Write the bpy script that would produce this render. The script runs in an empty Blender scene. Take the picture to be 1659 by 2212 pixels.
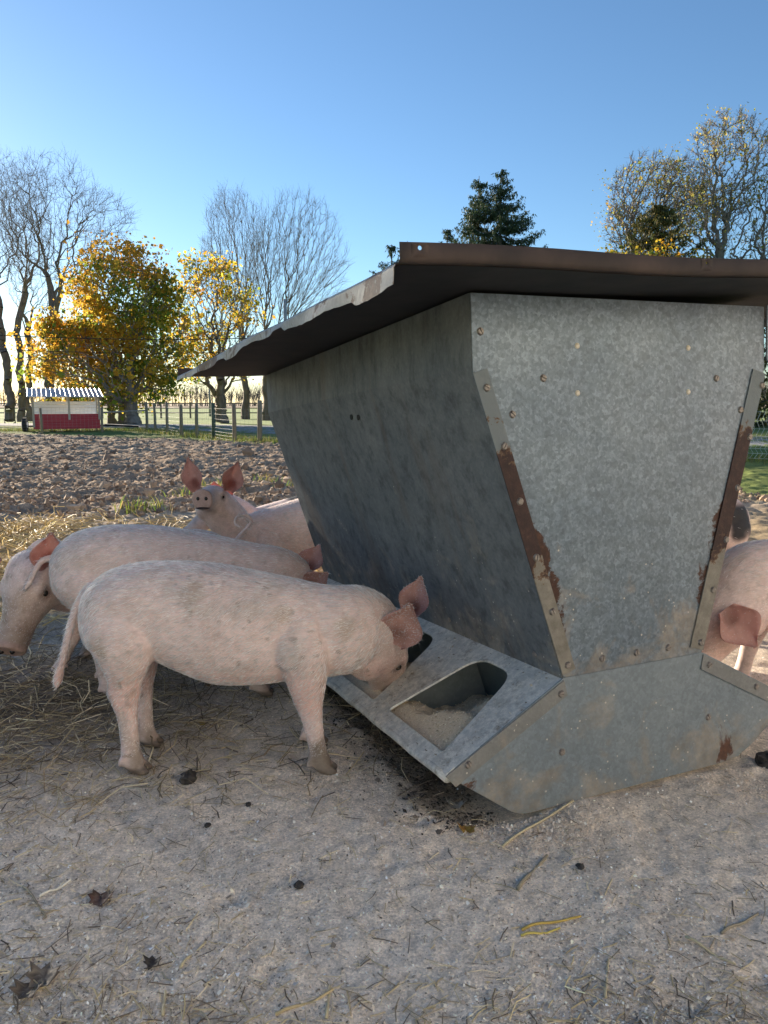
import bpy, math, random
import numpy as np
from mathutils import Vector, Matrix

rng = np.random.default_rng(7)
random.seed(7)
SC = bpy.context.scene
COL = SC.collection
R = math.radians

# ------------------------------------------------------------------ camera
CAM_H = 1.2
PITCH = R(8.1)
cam = bpy.data.cameras.new('camera')
cam.sensor_fit = 'HORIZONTAL'
cam.sensor_width = 36.0
cam.lens = 36.0
cam.clip_start = 0.02
cam.clip_end = 3000
cam_o = bpy.data.objects.new('camera', cam)
COL.objects.link(cam_o)
cam_o.location = (0, 0, CAM_H)
cam_o.rotation_euler = (R(90) - PITCH, 0, 0)
SC.camera = cam_o

# ------------------------------------------------------------------ sky and sun
SUN_AZ, SUN_EL = R(-42), R(11)          # azimuth from +Y, clockwise positive
world = bpy.data.worlds.new('World')
SC.world = world
world.use_nodes = True
wn = world.node_tree.nodes
wl = world.node_tree.links
sky = wn.new('ShaderNodeTexSky')
sky.sky_type = 'NISHITA'
sky.sun_disc = False
sky.sun_elevation = SUN_EL
sky.sun_rotation = SUN_AZ
sky.altitude = 200
sky.air_density = 1.0
sky.dust_density = 0.2
sky.ozone_density = 3.6
bg = wn['Background']
bg.inputs['Strength'].default_value = 0.078
wl.new(sky.outputs[0], bg.inputs['Color'])

sun = bpy.data.lights.new('sun', 'SUN')
sun.energy = 5.0
sun.angle = R(0.5)
sun.color = (1.0, 0.86, 0.68)
sun_o = bpy.data.objects.new('sun', sun)
COL.objects.link(sun_o)
SDIR = Vector((math.sin(SUN_AZ) * math.cos(SUN_EL), math.cos(SUN_AZ) * math.cos(SUN_EL), math.sin(SUN_EL)))
sun_o.rotation_euler = SDIR.to_track_quat('Z', 'Y').to_euler()

SC.view_settings.view_transform = 'Standard'
SC.view_settings.look = 'None'
SC.view_settings.gamma = 1.0
SC.view_settings.exposure = 1.5
SC.render.engine = 'CYCLES'
SC.cycles.max_bounces = 6
SC.cycles.diffuse_bounces = 3
SC.cycles.glossy_bounces = 3
SC.cycles.transparent_max_bounces = 8
SC.cycles.use_denoising = True

# ------------------------------------------------------------------ helpers
def pix(px, py, Y):
    """point at depth Y that the 1659x2212 view shows at (px, py)"""
    c, s = math.cos(PITCH), math.sin(PITCH)
    u = (px - 829.5) / 1659.0
    v = (1106.0 - py) / 1659.0
    d = Vector((u, c + v * s, -s + v * c))
    t = Y / d.y
    return Vector((0, 0, CAM_H)) + d * t

def hash3(ix, iy, iz, seed=0):
    n = (ix.astype(np.int64) * 374761393 + iy.astype(np.int64) * 668265263 + iz.astype(np.int64) * 2147483647 + seed * 1442695) & 0xffffffff
    n = ((n ^ (n >> 13)) * 1274126177) & 0xffffffff
    n = ((n ^ (n >> 15)) * 2246822519) & 0xffffffff
    return ((n ^ (n >> 16)) & 0xffffff).astype(np.float64) / 0xffffff

def vnoise(x, y, z=None, seed=0):
    x = np.asarray(x, float); y = np.asarray(y, float)
    z = np.zeros_like(x) if z is None else np.asarray(z, float)
    ix, iy, iz = np.floor(x), np.floor(y), np.floor(z)
    fx, fy, fz = x - ix, y - iy, z - iz
    fx, fy, fz = [t * t * t * (t * (t * 6 - 15) + 10) for t in (fx, fy, fz)]
    r = 0
    for a in (0, 1):
        for b in (0, 1):
            for c in (0, 1):
                r = r + hash3(ix + a, iy + b, iz + c, seed) * (fx if a else 1 - fx) * (fy if b else 1 - fy) * (fz if c else 1 - fz)
    return r * 2 - 1

def fbm(x, y, z=None, oct=4, seed=0):
    r, a, t = 0, 1.0, 0
    z = np.zeros_like(np.asarray(x, float)) if z is None else z
    for k in range(oct):
        r = r + a * vnoise(x * 2 ** k, y * 2 ** k, z * 2 ** k, seed + k); t += a; a *= .5
    return r / t

def sstep(a, b, x):
    t = np.clip((x - a) / (b - a), 0, 1)
    return t * t * (3 - 2 * t)

def mesh_np(name, V, F, colors=None, smooth=False):
    """V (n,3), F list of index arrays (k,3) or (k,4)"""
    me = bpy.data.meshes.new(name)
    V = np.asarray(V, np.float32)
    if not isinstance(F, list): F = [F]
    F = [np.asarray(f, np.int32) for f in F if len(f)]
    me.vertices.add(len(V)); me.vertices.foreach_set('co', V.ravel())
    tot = sum(f.size for f in F); npoly = sum(len(f) for f in F)
    me.loops.add(tot); me.polygons.add(npoly)
    me.loops.foreach_set('vertex_index', np.concatenate([f.ravel() for f in F]))
    sizes = np.concatenate([np.full(len(f), f.shape[1], np.int32) for f in F])
    me.polygons.foreach_set('loop_start', np.concatenate([[0], np.cumsum(sizes)[:-1]]).astype(np.int32))
    me.polygons.foreach_set('use_smooth', np.full(npoly, smooth, bool))
    me.update(calc_edges=True)
    if colors is not None:
        set_col(me, colors)
    me.validate()
    return me

def set_col(me, colors, name='col'):
    c = np.ones((len(me.vertices), 4), np.float32); c[:, :3] = colors
    at = me.attributes.new(name, 'FLOAT_COLOR', 'POINT')
    at.data.foreach_set('color', c.ravel())

def add(name, me, mat=None, parent=None, label=None, cat=None, group=None, kind=None, loc=None):
    o = bpy.data.objects.new(name, me)
    COL.objects.link(o)
    if mat is not None and me is not None and not me.materials:
        for m in (mat if isinstance(mat, (list, tuple)) else [mat]): me.materials.append(m)
    if parent: o.parent = parent
    if label: o['label'] = label
    if cat: o['category'] = cat
    if group: o['group'] = group
    if kind: o['kind'] = kind
    if loc is not None: o.location = loc
    return o

def empty(name, loc, label, cat, rotz=0, group=None):
    o = add(name, None, label=label, cat=cat, group=group)
    o.location = loc; o.rotation_euler = (0, 0, rotz)
    o.empty_display_size = .1
    return o

class MB:
    """small mesh collector"""
    def __init__(s): s.v = []; s.f = []
    def poly(s, pts):
        n = len(s.v); s.v += [tuple(p) for p in pts]; s.f.append(list(range(n, n + len(pts)))); return s
    def box(s, lo, hi):
        x0, y0, z0 = lo; x1, y1, z1 = hi; n = len(s.v)
        s.v += [(x0, y0, z0), (x1, y0, z0), (x1, y1, z0), (x0, y1, z0), (x0, y0, z1), (x1, y0, z1), (x1, y1, z1), (x0, y1, z1)]
        s.f += [[n + i for i in q] for q in ((0, 3, 2, 1), (4, 5, 6, 7), (0, 1, 5, 4), (1, 2, 6, 5), (2, 3, 7, 6), (3, 0, 4, 7))]
        return s
    def tube(s, pts, rad, sides=8, cap=True):
        pts = [Vector(p) for p in pts]
        rad = rad if isinstance(rad, (list, tuple)) else [rad] * len(pts)
        n0 = len(s.v); m = len(pts)
        prev = None
        for i, p in enumerate(pts):
            t = (pts[min(i + 1, m - 1)] - pts[max(i - 1, 0)]).normalized()
            if prev is None:
                a = t.orthogonal().normalized()
            else:
                a = (prev - t * prev.dot(t)).normalized()
            prev = a; b = t.cross(a)
            for k in range(sides):
                an = 2 * math.pi * k / sides
                s.v.append(tuple(p + (a * math.cos(an) + b * math.sin(an)) * rad[i]))
        for i in range(m - 1):
            for k in range(sides):
                k2 = (k + 1) % sides
                s.f.append([n0 + i * sides + k, n0 + i * sides + k2, n0 + (i + 1) * sides + k2, n0 + (i + 1) * sides + k])
        if cap:
            s.f.append([n0 + k for k in range(sides)][::-1])
            s.f.append([n0 + (m - 1) * sides + k for k in range(sides)])
        return s
    def prism(s, outline, d):
        """outline list of 3-D points, extruded by vector d"""
        n = len(s.v); m = len(outline); d = Vector(d)
        s.v += [tuple(p) for p in outline] + [tuple(Vector(p) + d) for p in outline]
        s.f.append(list(range(n, n + m))[::-1]); s.f.append(list(range(n + m, n + 2 * m)))
        for i in range(m):
            j = (i + 1) % m
            s.f.append([n + i, n + j, n + m + j, n + m + i])
        return s
    def mesh(s, name, smooth=False, weld=False):
        me = bpy.data.meshes.new(name); me.from_pydata(s.v, [], s.f)
        import bmesh
        bm = bmesh.new(); bm.from_mesh(me)
        if weld: bmesh.ops.remove_doubles(bm, verts=bm.verts, dist=1e-5)
        bmesh.ops.recalc_face_normals(bm, faces=bm.faces); bm.to_mesh(me); bm.free()
        if smooth: me.polygons.foreach_set('use_smooth', [True] * len(me.polygons))
        me.update(); return me

# ------------------------------------------------------------------ materials
def new_mat(name):
    m = bpy.data.materials.new(name); m.use_nodes = True
    nt = m.node_tree; b = nt.nodes['Principled BSDF']
    return m, nt, b

def N(nt, typ, **kw):
    n = nt.nodes.new(typ)
    for k, v in kw.items():
        if k in n.inputs.keys(): n.inputs[k].default_value = v
        else: setattr(n, k, v)
    return n

def ramp(nt, fac, stops):
    r = nt.nodes.new('ShaderNodeValToRGB')
    el = r.color_ramp.elements
    while len(el) < len(stops): el.new(.5)
    for e, (p, c) in zip(el, stops):
        e.position = p; e.color = (*c, 1) if len(c) == 3 else c
    if fac is not None: nt.links.new(fac, r.inputs[0])
    return r.outputs[0]

def mixc(nt, fac, a, b, mode='MIX'):
    n = nt.nodes.new('ShaderNodeMix'); n.data_type = 'RGBA'; n.blend_type = mode
    for sock, v in ((n.inputs[0], fac), (n.inputs[6], a), (n.inputs[7], b)):
        if hasattr(v, 'is_linked'): nt.links.new(v, sock)
        elif isinstance(v, (int, float)): sock.default_value = v
        else: sock.default_value = (*v, 1)
    return n.outputs[2]

def noise(nt, scale, detail=4, vec=None, rough=.55, dist=0):
    n = N(nt, 'ShaderNodeTexNoise'); n.inputs['Scale'].default_value = scale; n.inputs['Detail'].default_value = detail
    n.inputs['Roughness'].default_value = rough; n.inputs['Distortion'].default_value = dist
    if vec is not None: nt.links.new(vec, n.inputs['Vector'])
    return n.outputs[0]

def bump(nt, b, h, strength=.3, dist=.01):
    n = N(nt, 'ShaderNodeBump'); n.inputs['Strength'].default_value = strength; n.inputs['Distance'].default_value = dist
    nt.links.new(h, n.inputs['Height']); nt.links.new(n.outputs[0], b.inputs['Normal'])
    return n

def objco(nt, scale=(1, 1, 1), rot=(0, 0, 0)):
    t = N(nt, 'ShaderNodeTexCoord'); m = N(nt, 'ShaderNodeMapping')
    m.inputs['Scale'].default_value = scale; m.inputs['Rotation'].default_value = rot
    nt.links.new(t.outputs['Object'], m.inputs[0]); return m.outputs[0]

def math_n(nt, op, a, b=None):
    n = nt.nodes.new('ShaderNodeMath'); n.operation = op
    for s, v in ((n.inputs[0], a), (n.inputs[1], b)):
        if v is None: continue
        if hasattr(v, 'is_linked'): nt.links.new(v, s)
        else: s.default_value = v
    return n.outputs[0]

def simple(name, c1, c2, scale=8, rough=.8, metal=0, bs=.3, bd=.004, stretch=(1, 1, 1)):
    m, nt, b = new_mat(name)
    v = objco(nt, stretch)
    n = noise(nt, scale, 6, v)
    nt.links.new(ramp(nt, n, [(.3, c1), (.7, c2)]), b.inputs['Base Color'])
    b.inputs['Roughness'].default_value = rough; b.inputs['Metallic'].default_value = metal
    bump(nt, b, n, bs, bd)
    return m

def attr_mat(name, rough=.85, trans=0.0, vary=.25, nscale=30, sss=0):
    m, nt, b = new_mat(name)
    a = N(nt, 'ShaderNodeAttribute', attribute_name='col')
    n = noise(nt, nscale, 5)
    f = ramp(nt, n, [(.25, (1 - vary,) * 3), (.75, (1 + vary * .6,) * 3)])
    c = mixc(nt, 1.0, a.outputs['Color'], f, 'MULTIPLY')
    nt.links.new(c, b.inputs['Base Color']); b.inputs['Roughness'].default_value = rough
    b.inputs['Specular IOR Level'].default_value = .2
    if trans > 0:
        tr = N(nt, 'ShaderNodeBsdfTranslucent'); nt.links.new(c, tr.inputs[0])
        mx = N(nt, 'ShaderNodeMixShader'); mx.inputs[0].default_value = trans
        nt.links.new(b.outputs[0], mx.inputs[1]); nt.links.new(tr.outputs[0], mx.inputs[2])
        nt.links.new(mx.outputs[0], nt.nodes['Material Output'].inputs[0])
    return m

# ------------------------------------------------------------------ ground
FO = np.array([0.7896, 2.2554, 0.02]); FYAW, FPIT, FROL = 0.4031, -0.0686, -0.0135
FB, FL_, FLZ, FWH, FWZ, FKH, FKZ, FTZ, FLEN = .4354, .6669, .1689, .2659, .3781, .542, 1.2888, 1.484, 2.1824
def frot():
    cy, sy = math.cos(FYAW), math.sin(FYAW); cp, sp = math.cos(FPIT), math.sin(FPIT); cr, sr = math.cos(FROL), math.sin(FROL)
    return np.array([[cy, -sy, 0], [sy, cy, 0], [0, 0, 1]]) @ np.array([[1, 0, 0], [0, cp, -sp], [0, sp, cp]]) @ np.array([[cr, 0, sr], [0, 1, 0], [-sr, 0, cr]])
FR = frot()
def feeder_uw(x, y):
    dx, dy = x - FO[0], y - FO[1]; c, s = math.cos(FYAW), math.sin(FYAW)
    return dx * c + dy * s, -dx * s + dy * c

def field_w(x, y):
    return sstep(7.0, 8.4, y + .7 * vnoise(x * .7, y * .7, seed=5) - .12 * np.abs(x) * (x > 0)) * (1 - sstep(0, 1.6, fence_side(x, y)))

FENCE = [(-40, 30.6), (-10.31, 33.0), (-3.64, 22.4), (8.6, 15.0), (16, 10.6)]
def fence_side(x, y):
    """signed distance beyond the fence (positive outside the pen)"""
    x = np.asarray(x, float); y = np.asarray(y, float)
    best = None
    for (x0, y0), (x1, y1) in zip(FENCE[:-1], FENCE[1:]):
        L = math.hypot(x1 - x0, y1 - y0); nx, ny = -(y1 - y0) / L, (x1 - x0) / L
        d = (x - x0) * nx + (y - y0) * ny
        best = d if best is None else np.maximum(best, d)
    return best

_hr = np.random.default_rng(3)
PRINTS = [(_hr.uniform(-1.6, 1.6) * (.5 + .25 * yy), yy, _hr.uniform(0, 6.28), _hr.uniform(.5, 1.2)) for yy in _hr.uniform(1.2, 4.2, 230)]
def prints(x, y):
    z = np.zeros_like(x); m = np.where((y > .9) & (y < 4.6) & (np.abs(x) < 3.2))[0]
    if len(m) == 0: return z
    xm, ym = x[m], y[m]; zm = np.zeros(len(m))
    for px_, py_, a, k in PRINTS:
        i = np.where((np.abs(xm - px_) < .14) & (np.abs(ym - py_) < .14))[0]
        if len(i) == 0: continue
        dx, dy = xm[i] - px_, ym[i] - py_; c, s_ = math.cos(a), math.sin(a)
        u_, v_ = (dx * c + dy * s_) / .040, (-dx * s_ + dy * c) / .030
        d2 = u_ * u_ + v_ * v_
        zm[i] += k * (-.008 * np.exp(-d2 * 1.3) + .0035 * np.exp(-((np.sqrt(d2) - 1.5) / .45) ** 2))
    z[m] = zm; return z

def gh(x, y):
    x = np.asarray(x, float); y = np.asarray(y, float)
    w = field_w(x, y)
    near = .012 * vnoise(x * 1.1, y * 1.1, seed=1) + .006 * vnoise(x * 5, y * 5, seed=2) + .0035 * vnoise(x * 17, y * 17, seed=3) + .0022 * vnoise(x * 45, y * 45, seed=4)
    rough = sstep(2.9, 5.5, y) * .02 * (vnoise(x * 6, y * 6, seed=8) + .6 * vnoise(x * 14, y * 14, seed=9))
    b1 = 1 - np.abs(vnoise(x * 1.1, y * 1.7, seed=11)); b2 = np.abs(vnoise(x * 4.2, y * 4.2, seed=12)); b3 = np.abs(vnoise(x * 10, y * 10, seed=13)); b4 = np.abs(vnoise(x * 23, y * 23, seed=14))
    field = .07 * (b1 - .5) + .045 * (b2 - .3) + .045 * (b3 - .3) + .032 * b4 + .016 * vnoise(x * 41, y * 41, seed=15) + .03
    out = sstep(0, 1.0, fence_side(x, y))
    field = field * (1 - out) - .03 * out
    u, v = feeder_uw(x, y)
    gully = -.035 * np.exp(-((u + .48) / .16) ** 2) * sstep(-.1, .15, v) * (1 - sstep(2.2, 2.6, v))
    spill = .018 * np.exp(-((u + .25) / .16) ** 2 - ((v + .06) / .09) ** 2)
    berm = .02 * np.exp(-((u + .66) / .05) ** 2) * sstep(-.05, .1, v) * (1 - sstep(2.2, 2.6, v)) * (.5 + vnoise(x * 12, y * 12, seed=21))
    return (near + rough) * (1 - w) + field * w + gully + spill + berm + prints(x.ravel(), y.ravel()).reshape(x.shape)

def ground_color(x, y, z):
    w = field_w(x, y)
    n1 = fbm(x * 1.6, y * 1.6, oct=4, seed=31); n2 = fbm(x * 9, y * 9, oct=3, seed=32); n3 = vnoise(x * 60, y * 60, seed=33)
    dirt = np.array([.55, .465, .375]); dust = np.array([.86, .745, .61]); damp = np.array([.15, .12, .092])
    g = lambda cx, cy, rx, ry: np.exp(-((x - cx) / rx) ** 2 - ((y - cy) / ry) ** 2)
    dm = np.clip(.64 + .45 * n1 + .25 * n2 + .75 * g(-.1, 2.25, .55, .33) + .55 * g(.35, 1.65, .8, .25) + .45 * g(1.4, 2.0, .5, .25) - .75 * g(-1.3, 2.9, .55, .5) - .05 * g(-.9, 1.3, .5, .25) - .2 * g(.75, 1.3, .5, .15), 0, 1)
    c = dirt + (dust - dirt) * dm[:, None]
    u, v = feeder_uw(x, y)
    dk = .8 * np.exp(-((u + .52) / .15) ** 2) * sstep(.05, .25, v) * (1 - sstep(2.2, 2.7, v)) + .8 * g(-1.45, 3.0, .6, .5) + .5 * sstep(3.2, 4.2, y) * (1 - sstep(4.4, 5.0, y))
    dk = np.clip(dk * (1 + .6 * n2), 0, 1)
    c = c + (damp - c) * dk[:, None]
    st = sstep(4.6, 5.4, y + .5 * n1 + 1.1 * sstep(-1.2, -2.2, x)) * (1 - w)
    c = c + (np.array([.34, .245, .125]) - c) * (st * .85)[:, None]
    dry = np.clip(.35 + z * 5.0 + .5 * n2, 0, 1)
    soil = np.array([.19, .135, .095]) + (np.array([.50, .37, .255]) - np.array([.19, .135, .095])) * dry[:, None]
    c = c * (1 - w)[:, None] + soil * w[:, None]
    out = sstep(-.5, .8, fence_side(x, y) + .5 * n2)
    grass = np.array([.21, .25, .075]) * (1 + .3 * n1)[:, None]
    c = c * (1 - out)[:, None] + grass * out[:, None]
    return c * (1 + .10 * n3)[:, None]

def build_ground():
    nr, nc = 780, 600
    r = np.concatenate([np.linspace(1.2, 4.0, 30, endpoint=False), 4.0 * (46 / 4.0) ** np.linspace(0, 1, nr - 30)])
    t = np.tan(np.linspace(-R(52), R(52), nc) * .92)
    Rr, T = np.meshgrid(r, t, indexing='ij')
    x = (Rr * T).ravel(); y = (Rr - 3.0).ravel()
    z = gh(x, y)
    z = np.where(y > 38, z * (1 - sstep(38, 42, y)) - .03 * sstep(38, 42, y), z)
    i = np.arange(nr - 1)[:, None] * nc + np.arange(nc - 1)[None]
    F = np.stack([i, i + 1, i + nc + 1, i + nc], -1).reshape(-1, 4)
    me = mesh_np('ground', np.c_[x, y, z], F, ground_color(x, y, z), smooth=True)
    m, nt, b = new_mat('soil')
    a = N(nt, 'ShaderNodeAttribute', attribute_name='col')
    v = objco(nt)
    n = noise(nt, 140, 6, v, .7); n2 = noise(nt, 35, 5, v, .6)
    f = ramp(nt, n, [(.3, (.62,) * 3), (.55, (1.0,) * 3), (.72, (1.45, 1.42, 1.36))])
    c = mixc(nt, 1, a.outputs['Color'], f, 'MULTIPLY')
    c = mixc(nt, 1, c, ramp(nt, n2, [(.3, (.75,) * 3), (.7, (1.2,) * 3)]), 'MULTIPLY')
    nt.links.new(c, b.inputs['Base Color']); b.inputs['Roughness'].default_value = .95; b.inputs['Specular IOR Level'].default_value = .1
    bump(nt, b, n, .7, .006)
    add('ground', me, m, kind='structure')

build_ground()

def far_ground():
    m, nt, b = new_mat('pasture')
    v = objco(nt)
    n1 = noise(nt, .12, 4, v); n2 = noise(nt, 3.0, 6, v)
    c = mixc(nt, 1, ramp(nt, n1, [(.35, (.17, .27, .035)), (.65, (.27, .33, .06))]), ramp(nt, n2, [(.3, (.7,) * 3), (.7, (1.25,) * 3)]), 'MULTIPLY')
    nt.links.new(c, b.inputs['Base Color']); b.inputs['Roughness'].default_value = 1; bump(nt, b, n2, .6, .05)
    mb = MB(); S = 1500
    mb.poly([(-S, -S, -.12), (S, -S, -.12), (S, S, -.12), (-S, S, -.12)])
    add('pasture', mb.mesh('pasture'), m, kind='structure')
    # gravel drive crossing behind the fence
    mg = simple('gravel', (.20, .20, .20), (.32, .315, .31), 6, .95, 0, .5, .02)
    pts = [(-60, 43.5, 46.5), (-24, 42.5, 45.5), (-12, 37.2, 43.6), (-7, 32.2, 40.5), (-2, 28.0, 36.0), (8, 22.5, 30), (20, 17, 24), (40, 8, 15)]
    V = []; F = []
    for i, (x, a, c_) in enumerate(pts):
        V += [(x, a, 0), (x + 1.0, c_, 0)]
        if i: F.append([2 * i - 2, 2 * i, 2 * i + 1, 2 * i - 1])
    mb = MB(); mb.v = V; mb.f = F
    add('drive', mb.mesh('drive'), mg, kind='structure').location.z = .006
    mt = simple('stubble', (.34, .22, .11), (.46, .33, .17), .8, 1, 0, .3, .05)
    mb = MB(); mb.poly([(-900, 185, -.10), (900, 185, -.10), (700, 1200, -.10), (-700, 1200, -.10)])
    add('far_field', mb.mesh('far_field'), mt, kind='structure')
far_ground()

# ------------------------------------------------------------------ scatter
def flat_scatter(name, xs, ys, zs, L, Wd, col, tilt=.35, mat=None, up=.0015, label=None, cat=None, bend=0.0):
    """small ridged slivers: five points, two quads wide"""
    n = len(xs); a = rng.uniform(0, 2 * math.pi, n); pt = rng.normal(0, tilt, n)
    d = np.stack([np.cos(a) * np.cos(pt), np.sin(a) * np.cos(pt), np.sin(pt)], 1)
    s = np.stack([-np.sin(a), np.cos(a), rng.normal(0, tilt, n)], 1)
    h = np.array([0, 0, 1.0])
    P = np.stack([xs, ys, zs + up + np.abs(np.sin(pt)) * L * .5], 1)
    L = L[:, None]; Wd = Wd[:, None]
    bd = (rng.normal(0, 1, n) * bend)[:, None]
    mid = s * bd * L + h * np.abs(bd) * L * .4
    V = np.stack([P - d * L / 2 - s * Wd / 2, P - d * L / 2 + s * Wd / 2, P - d * L / 2 + h * Wd * .45,
                  P + mid - s * Wd / 2, P + mid + s * Wd / 2, P + mid + h * Wd * .45,
                  P + d * L / 2 - s * Wd / 2, P + d * L / 2 + s * Wd / 2, P + d * L / 2 + h * Wd * .45], 1).reshape(-1, 3)
    b = (np.arange(n) * 9)[:, None]
    q = np.array([[0, 3, 5, 2], [2, 5, 4, 1], [3, 6, 8, 5], [5, 8, 7, 4]])
    F = (b[:, None, :] + q[None]).reshape(-1, 4)
    me = mesh_np(name, V, F, np.repeat(col, 9, 0))
    return add(name, me, mat, kind='stuff', label=label, cat=cat)

def flakes(name, xs, ys, zs, S, col, mat, label, cat):
    n = len(xs); k = 5
    a0 = rng.uniform(0, 6.28, n)
    nrm = rng.normal(0, .35, (n, 2))
    V = []
    st = rng.uniform(.45, 1, n)
    V.append(np.stack([xs, ys, zs + S * .5], 1))
    for i in range(4):
        an = i * 1.5708 + rng.normal(0, .25, n)
        ex, ey = np.cos(an) * S, np.sin(an) * S * st
        dx = ex * np.cos(a0) - ey * np.sin(a0); dy = ex * np.sin(a0) + ey * np.cos(a0)
        V.append(np.stack([xs + dx, ys + dy, zs + .0008 + S * .3 + dx * nrm[:, 0] + dy * nrm[:, 1]], 1))
    V = np.stack(V, 1).reshape(-1, 3)
    b = (np.arange(n) * 5)[:, None]
    F = (b[:, None, :] + np.array([[0, 1, 2], [0, 2, 3], [0, 3, 4], [0, 4, 1]])[None]).reshape(-1, 3)
    return add(name, mesh_np(name, V, F, np.repeat(col, 5, 0)), mat, kind='stuff', label=label, cat=cat)

M_LITTER = attr_mat('litter', .9, 0, .15, 60)
M_STRAWLIT = attr_mat('straw', .6, .25, .15, 40)

def pal(n, cols, jit=.15):
    c = np.array(cols)[rng.integers(0, len(cols), n)]
    return np.clip(c * (1 + rng.normal(0, jit, (n, 1))), 0, 1)

def not_in_feeder(x, y):
    u, v = feeder_uw(x, y)
    return ~((np.abs(u) < .46) & (v > -.0) & (v < 2.2))

def build_litter():
    # feed crumbs over the near dirt
    n = 130000
    r = 1.25 + 3.2 * rng.random(n) ** 1.5
    x = (rng.random(n) * 2 - 1) * r * .60; y = r
    dens = .62 + .6 * fbm(x * 2, y * 2, oct=3, seed=41) - .5 * np.exp(-((x + 1.3) / .6) ** 2 - ((y - 3) / .5) ** 2)
    u, v = feeder_uw(x, y)
    dens -= .55 * np.exp(-((u + .55) / .15) ** 2) * (v > 0)
    k = (rng.random(n) < dens) & not_in_feeder(x, y); x, y = x[k], y[k]
    S = rng.lognormal(math.log(.0022), .40, len(x))
    c = pal(len(x), [(.84, .78, .66), (.78, .69, .55), (.90, .87, .80), (.66, .57, .45), (.46, .38, .30), (.30, .25, .20)], .2)
    flakes('feed_crumbs', x, y, gh(x, y), S, c, M_LITTER, 'pale crumbs of ground feed spread over the dirt', 'feed')
    # spilled heaps near the trough corner
    n = 9000
    cx, cy = [], []
    for (px, py, s, k_) in ((1175, 1790, .085, 6000), (1090, 1800, .07, 3000), (700, 1690, .10, 2200), (1640, 1700, .10, 1800)):
        p = pix(px, py, 1.0); d = (p - Vector((0, 0, CAM_H))); t = -CAM_H / d.z
        cx.append(d.x * t + rng.normal(0, s, k_)); cy.append(d.y * t + rng.normal(0, s * .6, k_))
    x, y = np.concatenate(cx), np.concatenate(cy)
    k = not_in_feeder(x, y); x, y = x[k], y[k]
    c = pal(len(x), [(.86, .72, .58), (.90, .80, .68), (.74, .60, .46)], .12)
    flakes('spilled_feed', x, y, gh(x, y), rng.lognormal(math.log(.0021), .4, len(x)), c, M_LITTER, 'pinkish heaps of spilled ground feed by the trough corner', 'feed')
    # chopped straw on the near dirt
    n = 13000
    r = 1.2 + 3.6 * rng.random(n) ** 1.3
    x = (rng.random(n) * 2 - 1) * r * .72; y = r
    g = lambda a, b, rx, ry: np.exp(-((x - a) / rx) ** 2 - ((y - b) / ry) ** 2)
    dens = .20 + .9 * g(-1.2, 2.3, .6, .7) + .7 * g(-.85, 1.35, .5, .25) + .8 * g(.6, 1.33, .6, .16) + .35 * g(.2, 1.3, .8, .12)
    k = (rng.random(n) < dens) & not_in_feeder(x, y); x, y = x[k], y[k]
    c = pal(len(x), [(.66, .55, .32), (.55, .45, .28), (.40, .33, .23), (.20, .16, .12), (.74, .64, .44)], .2)
    flat_scatter('straw_litter', x, y, gh(x, y), rng.uniform(.012, .085, len(x)) * rng.uniform(.5, 1, len(x)), rng.uniform(.0012, .0034, len(x)), c, .12, M_STRAWLIT, label='chopped straw trodden into the grey dirt', cat='straw', bend=.06)
    # muddy bedding behind the front pig
    n = 5200
    x = rng.normal(-1.5, .75, n); y = rng.normal(3.0, .55, n)
    k = (y > 2.1) & (y < 4.4); x, y = x[k], y[k]
    c = pal(len(x), [(.42, .34, .20), (.24, .185, .12), (.14, .11, .085), (.32, .25, .15), (.62, .53, .36)], .25)
    flat_scatter('muddy_bedding', x, y, gh(x, y), rng.uniform(.03, .16, len(x)), rng.uniform(.002, .005, len(x)), c, .22, M_STRAWLIT, up=.006, label='dark trampled straw bedding around the pigs at left', cat='straw', bend=.12)
    # sunlit golden straw
    n = 21000
    y = rng.uniform(3.7, 7.9, n); x = rng.uniform(-6.5, 1.2, n)
    dens = 1.1 * sstep(-.35, .35, fbm(x * 1.2, y * 1.2, oct=3, seed=51)) * sstep(1.0, -2.2, x)  * (1 - sstep(7.0, 7.9, y)) * sstep(3.7, 4.3, y + .6 * sstep(-1.6, -2.4, x)) + .10
    k = rng.random(n) < dens; x, y = x[k], y[k]
    c = pal(len(x), [(.72, .54, .24), (.78, .64, .34), (.60, .44, .18), (.46, .33, .15)], .2)
    flat_scatter('golden_straw', x, y, gh(x, y), rng.uniform(.05, .26, len(x)), rng.uniform(.004, .009, len(x)), c, .3, M_STRAWLIT, up=.012, label='loose golden straw lying before the tilled field', cat='straw', bend=.12)
    # dark mud crumbs under the trough lip
    n = 4500
    v = rng.uniform(.02, 1.3, n); u = rng.normal(-.56, .08, n)
    c_, s_ = math.cos(FYAW), math.sin(FYAW)
    x = FO[0] + u * c_ - v * s_; y = FO[1] + u * s_ + v * c_
    k = not_in_feeder(x, y); x, y = x[k], y[k]
    c = pal(len(x), [(.085, .07, .057), (.13, .105, .085), (.20, .165, .13), (.06, .05, .042)], .2)
    flakes('mud_crumbs', x, y, gh(x, y), rng.lognormal(math.log(.0032), .55, len(x)), c, M_LITTER, 'dark crumbs of mud under the trough lip', 'mud')
    # soil clods of the tilled field
    n = 30000
    y = 7.6 + 22 * rng.random(n) ** 1.7; x = rng.uniform(-.75, .62, n) * (y + 1)
    k = (field_w(x, y) > .6); x, y = x[k], y[k]; n = len(x)
    ico_v = np.array([(0, 0, 1), (.89, 0, .45), (.28, .85, .45), (-.72, .53, .45), (-.72, -.53, .45), (.28, -.85, .45), (.72, .53, -.4), (-.28, .85, -.4), (-.89, 0, -.4), (-.28, -.85, -.4), (.72, -.53, -.4)])
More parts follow.
